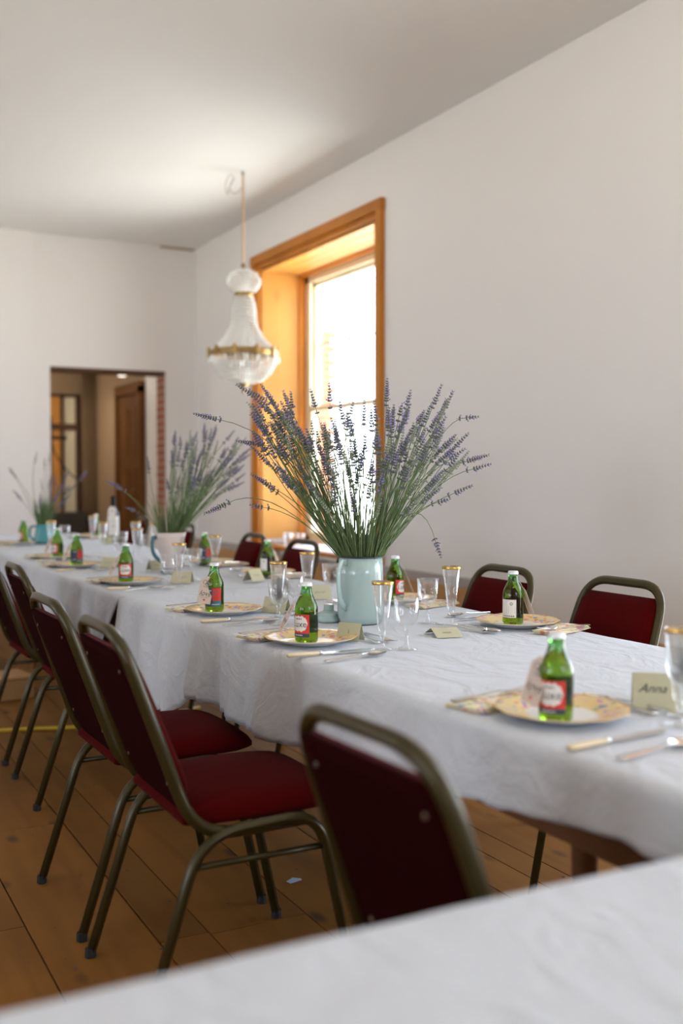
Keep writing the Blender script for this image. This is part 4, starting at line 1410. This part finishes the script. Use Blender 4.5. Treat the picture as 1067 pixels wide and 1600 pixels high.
ld = thing('jug_cover', 'small stepped aqua enamel cover lying left of the pale aqua jug', 'jug cover', (1.546, 3.020, Z))
obj('cover_body', lathe([(0.001, 0.0), (0.036, 0.0), (0.038, 0.004), (0.038, 0.010), (0.0345, 0.013), (0.0345, 0.020), (0.0355, 0.023), (0.0345, 0.028), (0.029, 0.031), (0.019, 0.034), (0.0165, 0.038), (0.001, 0.038)], 28, False), M['aqua'], ld, True)
obj('knob', lathe([(0.0165, 0.038), (0.0165, 0.050), (0.0172, 0.053), (0.0160, 0.055), (0.001, 0.055)], 20, False), M['aqua'], ld, True)
obj('chipped_rim', sweep([(0.0355 * cos(a), 0.0355 * sin(a), 0.003) for a in [2 * pi * i / 30 for i in range(30)]], circ(6, 0.0016), closed=True), M['navyrim'], ld, True)

J2X, J2Y = 1.655, 4.93
jug2 = thing('enamel_jug', 'blush white enamel jug with petrol blue handle and foot bands, holding lavender', 'jug', (J2X, J2Y, Z - 0.003))
jp2 = [(0.040, 0.0), (0.044, 0.004), (0.0445, 0.05), (0.047, 0.085), (0.060, 0.115), (0.069, 0.145), (0.072, 0.175), (0.078, 0.198)]
obj('body', wall_lathe(jp2, 0.002, 32), M['cupwhite'], jug2, True)
for (z0, z1) in ((0.003, 0.012), (0.020, 0.026)):
    obj('foot_band', lathe([(0.0452, z0), (0.0456, z1)], 32, False), M['bluehandle'], jug2, True)
ha = cam_ang(J2X, J2Y) - radians(62)
hd = Vector((cos(ha), sin(ha), 0))
hp = [hd * 0.066 + Vector((0, 0, 0.175)), hd * 0.090 + Vector((0, 0, 0.18)), hd * 0.098 + Vector((0, 0, 0.14)), hd * 0.088 + Vector((0, 0, 0.09)), hd * 0.045 + Vector((0, 0, 0.055))]
obj('handle', sweep(fillet(hp, [0.02, 0.03, 0.03], 5), rrect(0.018, 0.008, 0.45), up=hd.cross(Vector((0, 0, 1)))), M['bluehandle'], jug2, True)

J3X, J3Y = 1.60, 7.50
jug3 = thing('enamel_jug', 'small teal enamel jug with a sparse lavender bunch at the far left', 'jug', (J3X, J3Y, Z - 0.003))
jp3 = [(0.066, 0.0), (0.070, 0.004), (0.068, 0.03), (0.056, 0.10), (0.050, 0.135)]
obj('body', wall_lathe(jp3, 0.002, 28), M['tealjug'], jug3, True)
ha = cam_ang(J3X, J3Y) - radians(88)
hd = Vector((cos(ha), sin(ha), 0))
hp = [hd * 0.050 + Vector((0, 0, 0.122)), hd * 0.092 + Vector((0, 0, 0.120)), hd * 0.096 + Vector((0, 0, 0.05)), hd * 0.064 + Vector((0, 0, 0.022))]
obj('handle', sweep(fillet(hp, [0.03, 0.03], 5), rrect(0.016, 0.007, 0.45), up=hd.cross(Vector((0, 0, 1)))), M['tealjug'], jug3, True)

# ------------------------------------------------------------------ lavender
def spike_mesh(seed, pale, L, buds=6, bs=0.0075):
    """flower head along +Z: whorls of small pointed calyces with a few open florets"""
    rr = random.Random(seed)
    V, F, MI = [], [], []
    def bud(p, d, l, r, mi):
        d = d.normalized(); x = d.orthogonal().normalized(); y = d.cross(x)
        b = len(V)
        V.append(p)
        for k in range(4):
            a = k * pi / 2 + 0.4
            V.append(p + d * l * 0.55 + (x * cos(a) + y * sin(a)) * r)
        V.append(p + d * l)
        for k in range(4):
            F.append((b, b + 1 + (k + 1) % 4, b + 1 + k)); F.append((b + 5, b + 1 + k, b + 1 + (k + 1) % 4)); MI.extend([mi, mi])
    nw = max(5, int(L / 0.0070))
    for w_ in range(nw + 1):
        if w_ == 0 : z = -0.012 - 0.012 * rr.random()
        else: z = (w_ - 1) / (nw - 1) * L
        q = max(0, z / L)
        sz = bs * (1.05 - 0.5 * q)
        m = buds if q < 0.9 else 3
        for k in range(m):
            a = 2 * pi * (k + 0.5 * (w_ % 2)) / m + rr.uniform(-0.3, 0.3)
            d = Vector((cos(a), sin(a), 0.75 + 0.9 * q))
            c = Vector((0.0012 * cos(a), 0.0012 * sin(a), z))
            bud(c, d, sz, sz * 0.34, 0)
            if not pale and rr.random() < 0.42:
                e = c + d.normalized() * sz * 0.9
                bud(e, d + Vector((rr.uniform(-.5, .5), rr.uniform(-.5, .5), 0)), sz * 0.65, sz * 0.38, 1)
    # central axis
    b = len(V)
    for z in (-0.03, L):
        for k in range(3): V.append(Vector((0.0007 * cos(k * 2.09), 0.0007 * sin(k * 2.09), z)))
    for k in range(3): F.append((b + k, b + (k + 1) % 3, b + 3 + (k + 1) % 3, b + 3 + k)); MI.append(2)
    me = mesh('flower_spike', V, F, [M['budpale'] if pale else M['bud'], M['flower'], M['stem']], False, MI)
    return me

SP = [spike_mesh(i, False, L, 6, 0.0092) for i, L in enumerate((0.038, 0.047, 0.055, 0.062, 0.070, 0.050))]
SPP = [spike_mesh(20 + i, True, L, 5, 0.0095) for i, L in enumerate((0.045, 0.055, 0.070))]


def lavender_stem(root, p0, p1, p2, rr, rad=0.0011, pale=False, gi=None, sc=1.0):
    """quadratic curve p0 -> p1 -> p2 (local to the bunch), flower head at the end"""
    n = 9
    pts = []
    for k in range(n + 1):
        t = k / n
        pts.append(p0 * (1 - t) ** 2 + p1 * 2 * t * (1 - t) + p2 * t * t)
    s = obj('lavender_stem', sweep(pts, circ(4, rad), caps=False, scale=[1.15 - 0.45 * k / n for k in range(n + 1)]), M['stem'], root, True)
    d = (pts[-1] - pts[-2]).normalized()
    me = rr.choice(SPP if pale else SP) if gi is None else SP[gi]
    f = bpy.data.objects.new('flower_spike', me); COL.objects.link(f); f.parent = s
    f.location = pts[-1] - d * 0.004
    f.rotation_mode = 'QUATERNION'
    f.rotation_quaternion = Vector((0, 0, 1)).rotation_difference(d) @ Quaternion((0, 0, 1), rr.uniform(0, 6))
    f.scale = (sc,) * 3
    return s


RT = Vector((cos(YAW), -sin(YAW), 0)); DP = Vector((sin(YAW), cos(YAW), 0)); UP = Vector((0, 0, 1))
def bunch(name, label, base, mouth_h, mouth_r, heads, rr, foot_r, sc=1.0, rad=0.0015, droop=0.04):
    """heads = list of (right, depth, up, pale, sag): head end measured from the middle of the jug's mouth"""
    t = thing(name, label, 'flowers', base)
    for (a, b, c, pale, sag) in heads:
        tip = RT * a + DP * b + UP * (c + mouth_h)
        az = atan2(b, a) if hypot(a, b) > 1e-3 else rr.uniform(0, 6)
        k = min(1, hypot(a, b) / 0.16)
        rm = mouth_r * min(1, k * rr.uniform(0.55, 1.0) + 0.12)
        az2 = az + rr.uniform(-0.5, 0.5)
        mth = RT * cos(az2) * rm + DP * sin(az2) * rm + UP * mouth_h
        ft = -(RT * cos(az2) + DP * sin(az2)) * foot_r * rr.uniform(0.2, 1) + UP * 0.012
        # the curve passes the mouth: control point found so that at t=tm it is at the mouth
        L1 = (mth - ft).length; L2 = (tip - mth).length
        tm = L1 / (L1 + L2)
        ctrl = (mth - ft * (1 - tm) ** 2 - tip * tm ** 2) / (2 * tm * (1 - tm))
        # pieces: straight part inside the jug and a curved part outside
        d1 = (mth - ft).normalized()
        p1 = mth + (tip - mth) * 0.5 + Vector((rr.uniform(-1, 1), rr.uniform(-1, 1), rr.uniform(-0.5, 0.5))) * L2 * 0.12 + UP * sag * L2 + (d1 - (tip - mth).normalized()) * L2 * 0.14
        lavender_stem(t, mth - (tip - mth).normalized() * 0.03 - UP * 0.02, p1, tip, rr, rad, pale, sc=sc)
        # lower stalk in the jug is hidden; keep it as one short piece of the same bunch
    return t


PXM = 3.37 / 1650      # metres per photo pixel at the large bunch
rr = random.Random(21)
heads = []
def region(n, x0, x1, y0, y1, slant=0, pale=0.12, depth=0.13):
    for _ in range(n):
        u = rr.uniform(x0, x1); q = (u - x0) / (x1 - x0)
        v = rr.uniform(y0, y1) + slant * q
        a = (u - 568) * PXM; c = (865 - v) * PXM
        heads.append((a, rr.uniform(-depth, depth), c, rr.random() < pale, rr.uniform(0.01, 0.07)))
region(11, 405, 470, 625, 665, -5)
region(15, 440, 520, 640, 700, 20)
region(11, 410, 470, 665, 735, 0)
region(9, 425, 490, 725, 770, 0, 0.3)
region(9, 470, 540, 665, 720, 10, 0.25)
region(7, 510, 570, 640, 740, 0, 0.2)
region(8, 530, 600, 690, 770, 0, 0.3)
region(16, 585, 640, 640, 700, -10, 0.15)
region(13, 620, 690, 640, 720, -20, 0.3)
region(14, 650, 735, 690, 740, 0, 0.35)
region(10, 600, 700, 700, 770, 0, 0.4)
region(6, 560, 640, 755, 800, 0, 0.5)
region(14, 430, 530, 640, 740, 25, 0.2)
region(12, 500, 600, 660, 780, 0, 0.3)
region(12, 460, 560, 730, 800, 0, 0.4)
region(12, 410, 480, 640, 700, 10, 0.1)
region(8, 540, 640, 690, 740, 0, 0.2)
region(12, 590, 700, 650, 740, 0, 0.3)
region(8, 620, 720, 720, 790, 0, 0.4)
big = bunch('lavender_bunch', 'largest lavender bunch, sharp and spreading from the pale aqua jug', (JX, JY, Z), 0.212, 0.058, heads, rr, 0.05)
# single stems that stick out and set the outline (right, up, control right, control up)
def solo(u, v, cu, cv, pale=False, gi=4, dep=0.0, u0=568, v0=866, rad=0.0014):
    a = (u - 568) * PXM; c = (865 - v) * PXM + 0.212
    m = RT * (u0 - 568) * PXM + UP * ((865 - v0) * PXM + 0.19)
    k = RT * (cu - 568) * PXM + UP * ((865 - cv) * PXM + 0.212) + DP * dep * 0.5
    lavender_stem(big, m, k, RT * a + UP * c + DP * dep, rr, rad, pale, gi)
solo(345, 652, 470, 670, u0=545, dep=-0.05); solo(360, 783, 430, 740, u0=542, dep=-0.08)
solo(408, 690, 480, 690, u0=545, gi=4); solo(420, 622, 480, 650, u0=550, gi=3)
solo(520, 622, 523, 740, u0=560, gi=2, rad=0.0008); solo(608, 622, 606, 740, u0=575, gi=4); solo(682, 626, 640, 730, u0=585, gi=3)
solo(700, 632, 650, 740, u0=590, gi=2); solo(733, 649, 690, 640, True, 0, u0=588); solo(735, 716, 660, 730, u0=592, gi=4)
solo(745, 728, 670, 742, u0=594, gi=2); solo(682, 842, 655, 735, u0=590, gi=1, dep=-0.09); solo(690, 648, 655, 740, u0=588, gi=3)
solo(690, 780, 640, 790, True, 0, u0=590); solo(415, 787, 480, 795, u0=545, gi=0, dep=-0.05); solo(540, 650, 556, 740, gi=3)
solo(497, 630, 530, 740, u0=550, gi=2, pale=True); solo(573, 652, 572, 740, u0=572, gi=3)
solo(640, 628, 612, 740, u0=580, gi=1); solo(400, 608 + 6, 470, 650, u0=548, gi=3); solo(425, 640, 490, 690, u0=548, gi=5)
# leaves and short stalks at the mouth of the jug
def tuft(root, base_h, r, n, hmin, hmax, seed, lean=0.35, w_=0.0022):
    q = random.Random(seed); V, F = [], []
    for _ in range(n):
        a = q.uniform(0, 2 * pi); rr_ = r * math.sqrt(q.random()); h = q.uniform(hmin, hmax)
        b = Vector((rr_ * cos(a), rr_ * sin(a), base_h - 0.03))
        out_ = Vector((cos(a), sin(a), 0)) * (lean * h * (rr_ / r)) + Vector((q.uniform(-.2, .2), q.uniform(-.2, .2), 0)) * h * 0.7
        side = Vector((-sin(q.uniform(0, 6)), cos(q.uniform(0, 6)), 0)).normalized() * w_ * q.uniform(0.5, 1.1)
        k = len(V)
        for s_, ww in ((0, 0.8), (0.4, 1), (0.75, 0.8), (1, 0.1)):
            c = b + out_ * s_ ** 1.3 + UP * (h + 0.03) * s_
            V += [c - side * ww, c + side * ww]
        for m_ in range(3): F.append((k + 2 * m_, k + 2 * m_ + 1, k + 2 * m_ + 3, k + 2 * m_ + 2))
    o = obj('foliage', (V, F), M['stem'], root)
    o['kind'] = 'stuff'
    return o
tuft(big, 0.212, 0.060, 300, 0.03, 0.13, 3, 0.5, 0.0013)
tuft(big, 0.212, 0.060, 150, 0.12, 0.32, 5, 0.6, 0.0009)

# second bunch, leaning right, in the white jug
P2 = 5.15 / 1650
rr = random.Random(33)
h2 = []
for _ in range(95):
    q = rr.random()
    u = rr.uniform(262, 372); v = rr.uniform(690, 770) - (u - 262) * 0.05
    if u > 330 and rr.random() < 0.3: v += 25
    h2.append(((u - 262) * P2, rr.uniform(-0.14, 0.14), (833 - v) * P2, rr.random() < 0.35, rr.uniform(0.02, 0.09)))
for (u, v) in ((175, 760), (190, 766), (228, 735), (205, 800), (270, 690), (300, 690), (330, 680), (352, 688), (363, 742), (366, 752), (360, 700), (372, 716)):
    h2.append(((u - 262) * P2, rr.uniform(-0.04, 0.04), (833 - v) * P2, False, 0.04))
b2 = bunch('lavender_bunch', 'middle lavender bunch leaning right in the blush white jug', (J2X, J2Y, Z), 0.195, 0.055, h2, rr, 0.03, 1.0, 0.0016)
tuft(b2, 0.195, 0.055, 200, 0.05, 0.20, 9, 0.5, 0.0016)
# third bunch, sparse, at the far left
P3 = 7.38 / 1650
rr = random.Random(40)
h3 = []
for (u, v) in ((50, 722), (66, 722), (70, 730), (20, 745), (8, 742), (58, 765), (85, 760), (98, 748), (90, 775), (95, 785), (85, 785), (78, 775), (92, 792), (100, 770), (80, 800), (72, 790), (66, 780), (60, 790), (88, 770), (76, 762), (115, 750), (30, 780)):
    h3.append(((u - 62) * P3, rr.uniform(-0.1, 0.1), (822 - v) * P3, v < 770 and u < 75, 0.03))
b3 = bunch('lavender_bunch', 'sparse blurred lavender bunch in the small teal jug', (J3X, J3Y, Z), 0.13, 0.04, h3, rr, 0.03, 1.15, 0.0018)
tuft(b3, 0.13, 0.045, 160, 0.04, 0.20, 11, 0.25, 0.004)

# ------------------------------------------------------------------ chandelier
cx, cy = 3.165, 7.63
ch = thing('chandelier', 'crystal bead chandelier with brass bands hanging by the window', 'chandelier', (cx, cy, 1.86))
z_ = lambda z: z - 1.86
obj('finial', lathe([(0.001, 0), (0.012, 0.008), (0.016, 0.022), (0.009, 0.04), (0.02, 0.055), (0.045, 0.075), (0.05, 0.085), (0.001, 0.09)], 16, False), M['brass'], ch, True)
obj('top_cap', lathe([(0.001, z_(2.86)), (0.015, z_(2.86)), (0.018, z_(2.83)), (0.05, z_(2.815)), (0.062, z_(2.80)), (0.001, z_(2.80))], 16, False), M['brass'], ch, True)
obj('neck_band', lathe([(0.066, z_(2.595)), (0.072, z_(2.60)), (0.072, z_(2.635)), (0.066, z_(2.64))], 24, False), M['brass'], ch, True)
obj('ring_band', lathe([(0.252, z_(2.145)), (0.262, z_(2.15)), (0.262, z_(2.19)), (0.252, z_(2.195)), (0.246, z_(2.17)), (0.252, z_(2.145))], 40, False), M['brass'], ch, True)
obj('inner_stem', sweep([(0, 0, 0.05), (0, 0, z_(2.82))], circ(8, 0.009)), M['crystal'], ch, True)
orn = mesh('ring_ornament', *join(box(-0.004, 0.010, -0.022, 0.022, -0.030, 0.030), box(-0.004, 0.016, -0.010, 0.010, -0.042, 0.046)), M['brass']) if False else None
g = join(bevbox(-0.004, 0.010, -0.024, 0.024, -0.026, 0.030, 0.004), bevbox(-0.004, 0.018, -0.010, 0.010, -0.038, 0.048, 0.004))
om = mesh('ring_ornament', g[0], g[1], M['brass'])
for k in range(10):
    a = 2 * pi * k / 10 + 0.3
    o = bpy.data.objects.new('ring_ornament', om); COL.objects.link(o); o.parent = ch
    o.location = (0.262 * cos(a), 0.262 * sin(a), z_(2.17)); o.rotation_euler = (0, 0, a)


def octa(p, r, h):
    V = [Vector(p) + Vector(d) for d in ((0, 0, h), (r, 0, 0), (0, r, 0), (-r, 0, 0), (0, -r, 0), (0, 0, -h))]
    F = [(0, 1, 2), (0, 2, 3), (0, 3, 4), (0, 4, 1), (5, 2, 1), (5, 3, 2), (5, 4, 3), (5, 1, 4)]
    return V, F


def strand(prof, step, r):
    """beads strung along a profile of (radius, z)"""
    g = []
    for (a, b) in zip(prof[:-1], prof[1:]):
        L = hypot(b[0] - a[0], b[1] - a[1]); n = max(1, int(L / step))
        for k in range(n):
            t = k / n
            g.append(octa((a[0] + (b[0] - a[0]) * t, 0, z_(a[1] + (b[1] - a[1]) * t)), r, step * 0.5))
    V, F, _ = join(*g)
    return mesh('crystal_strand', V, F, M['crystal'])

def ringof(me, n, name):
    for k in range(n):
        o = bpy.data.objects.new(name, me); COL.objects.link(o); o.parent = ch
        o.rotation_euler = (0, 0, 2 * pi * k / n)
ringof(strand([(0.055, 2.81), (0.10, 2.785), (0.126, 2.74), (0.128, 2.715), (0.11, 2.675), (0.070, 2.635)], 0.020, 0.0120), 30, 'crystal_strand')
ringof(strand([(0.070, 2.60), (0.082, 2.56), (0.090, 2.50), (0.092, 2.44), (0.108, 2.37), (0.150, 2.29), (0.205, 2.23), (0.250, 2.19)], 0.020, 0.0115), 46, 'crystal_strand')
ringof(strand([(0.250, 2.15), (0.240, 2.09), (0.205, 2.02), (0.150, 1.97), (0.045, 1.94)], 0.026, 0.0150), 48, 'crystal_strand')
drop = mesh('crystal_drop', *octa((0, 0, 0), 0.011, 0.030), M['crystal'])
for k in range(20):
    a = 2 * pi * k / 20
    o = bpy.data.objects.new('crystal_drop', drop); COL.objects.link(o); o.parent = ch
    o.location = (0.272 * cos(a), 0.272 * sin(a), z_(2.12))
# its chain, cord and ceiling hook
links = []
for k in range(30):
    z0 = 2.87 + k * 0.0222
    ringp = [(0.008 * cos(a), 0, z0 + 0.014 * sin(a)) for a in [2 * pi * i / 8 for i in range(8)]]
    gk = sweep(ringp, circ(4, 0.0022), up=(0, 1, 0), closed=True)
    if k % 2: gk = xf(gk, Matrix.Rotation(pi / 2, 4, 'Z'))
    links.append(gk)
g = xf(join(*links), Matrix.Translation((0, 0, -1.86)))
o = obj('chain', g, M['brass'], ch)
obj('cord_sleeve', sweep([(0, 0, z_(2.86)), (0.002, 0, z_(3.2)), (0, 0, z_(3.54))], circ(8, 0.0085)), M['cord'], ch, True)
obj('ceiling_rose', lathe([(0.001, z_(CH - 0.028)), (0.010, z_(CH - 0.028)), (0.014, z_(CH - 0.012)), (0.014, z_(CH - 0.001)), (0.001, z_(CH - 0.001))], 16, False), M['greytrim'], ch, True)
cw = [RT * a + UP * (z_(3.44) + b) for a, b in ((0.0, 0.02), (-0.03, -0.03), (-0.08, -0.045), (-0.11, 0.0), (-0.07, 0.09), (-0.10, 0.11), (-0.14, 0.03), (-0.12, -0.06), (-0.10, 0.02), (-0.06, 0.08))]
obj('loose_wire', sweep(fillet(cw, [0.03] * 8, 4), circ(5, 0.0035)), M['greytrim'], ch, True)

# ------------------------------------------------------------------ things on the window seat
sc_ = []
V, F = [], []
n, m = 26, 12
for j in range(m + 1):
    for i in range(n + 1):
        y = 6.85 + 1.35 * i / n; x = 3.74 + 0.38 * j / m
        zz = 0.6225 + 0.010 * abs(sn(y * 9 + x * 4, 2)) + 0.004 * sn(y * 22 + x * 13, 1)
        if j == 0: x = 3.728; zz -= 0.06
        V.append((x, y, max(zz, 0.6215) if j else zz))
W = n + 1
F = [(j * W + i, j * W + i + 1, (j + 1) * W + i + 1, (j + 1) * W + i) for j in range(m) for i in range(n)]
o = obj('folded_sheet', (V, F), M['white'], smooth=True)
so = o.modifiers.new('thickness', 'SOLIDIFY'); so.thickness = 0.006; so.offset = 1
tag(o, 'rumpled white sheet on the sunlit window seat behind the chairs', 'sheet')
for k, (x, y, lab) in enumerate(((3.92, 8.42, 'clear tumbler standing on the window seat, leftmost'), (3.97, 8.30, 'clear tumbler standing on the window seat, second from the left'), (3.86, 8.33, 'clear tumbler at the front edge of the window seat'))):
    t = thing('tumbler', lab, 'glass', (x, y, 0.621), 0, 'tumblers on the window seat')
    obj('cup', lathe([(0.001, 0.0), (0.028, 0.0), (0.036, 0.10), (0.0352, 0.10), (0.027, 0.004), (0.001, 0.004)], 20, False), M['clear'], t, True)
wk = thing('serving_tray', 'grey tray with clear plastic pieces on the window seat', 'tray', (3.93, 8.36, 0.6205))
wk.location = (3.9, 8.58, 0.6205)
obj('tray_base', bevbox(-0.09, 0.12, -0.12, 0.12, 0.0, 0.02, 0.004), M['greytrim'], wk)
obj('tray_lip', join(box(-0.09, 0.12, -0.12, -0.112, 0.02, 0.035), box(-0.09, 0.12, 0.112, 0.12, 0.02, 0.035)), M['greytrim'], wk)

# ------------------------------------------------------------------ on the floor
def bits():
    V, F = [], []
    q = random.Random(5)
    for _ in range(260):
        x, y = q.uniform(0.2, 2.6), q.uniform(0.9, 5.0)
        r = q.uniform(0.0015, 0.006); a = q.uniform(0, 3)
        b = len(V)
        for k in range(5): V.append((x + r * cos(a + k * 1.256) * q.uniform(0.6, 1.4), y + r * sin(a + k * 1.256), 0.0022))
        V.append((x, y, 0.0022 + r * 0.4))
        for k in range(5): F.append((b + k, b + (k + 1) % 5, b + 5))
    return V, F
o = obj('floor_debris', bits(), M['ink']); tag(o, 'dark crumbs and chips scattered over the floorboards', 'debris', kind='stuff')
o = obj('paper_scrap', ([(0, 0, 0.002), (0.04, 0.005, 0.004), (0.045, 0.022, 0.002), (0.02, 0.03, 0.006), (-0.005, 0.02, 0.002), (0, 0, 0.0025), (0.04, 0.005, 0.0045), (0.045, 0.022, 0.0025), (0.02, 0.03, 0.0065), (-0.005, 0.02, 0.0025)], [(0, 1, 2, 3, 4), (9, 8, 7, 6, 5)]), M['scrap'], loc=(1.32, 2.83, 0))
tag(o, 'tiny pale blue paper scrap on the floor under the table', 'paper')
ws = [Vector(p) for p in ((0.35, 5.45, 0.010), (0.7, 5.2, 0.010), (1.0, 5.15, 0.010), (1.4, 5.0, 0.010), (1.9, 5.2, 0.010))]
o = obj('floor_cable', sweep(fillet(ws, [0.2] * 3, 5), circ(8, 0.010)), M['yellow'], smooth=True)
tag(o, 'yellow cable lying across the floor under the far table', 'cable')
bk = thing('wooden_crate', 'low pale wooden box on the floor behind the left chairs', 'box', (1.02, 6.0, 0), 0.2)
obj('box_body', bevbox(-0.16, 0.16, -0.12, 0.12, 0.0, 0.11, 0.004), M['dado'], bk)
obj('box_lid', bevbox(-0.165, 0.165, -0.125, 0.125, 0.11, 0.125, 0.003), M['dado'], bk)
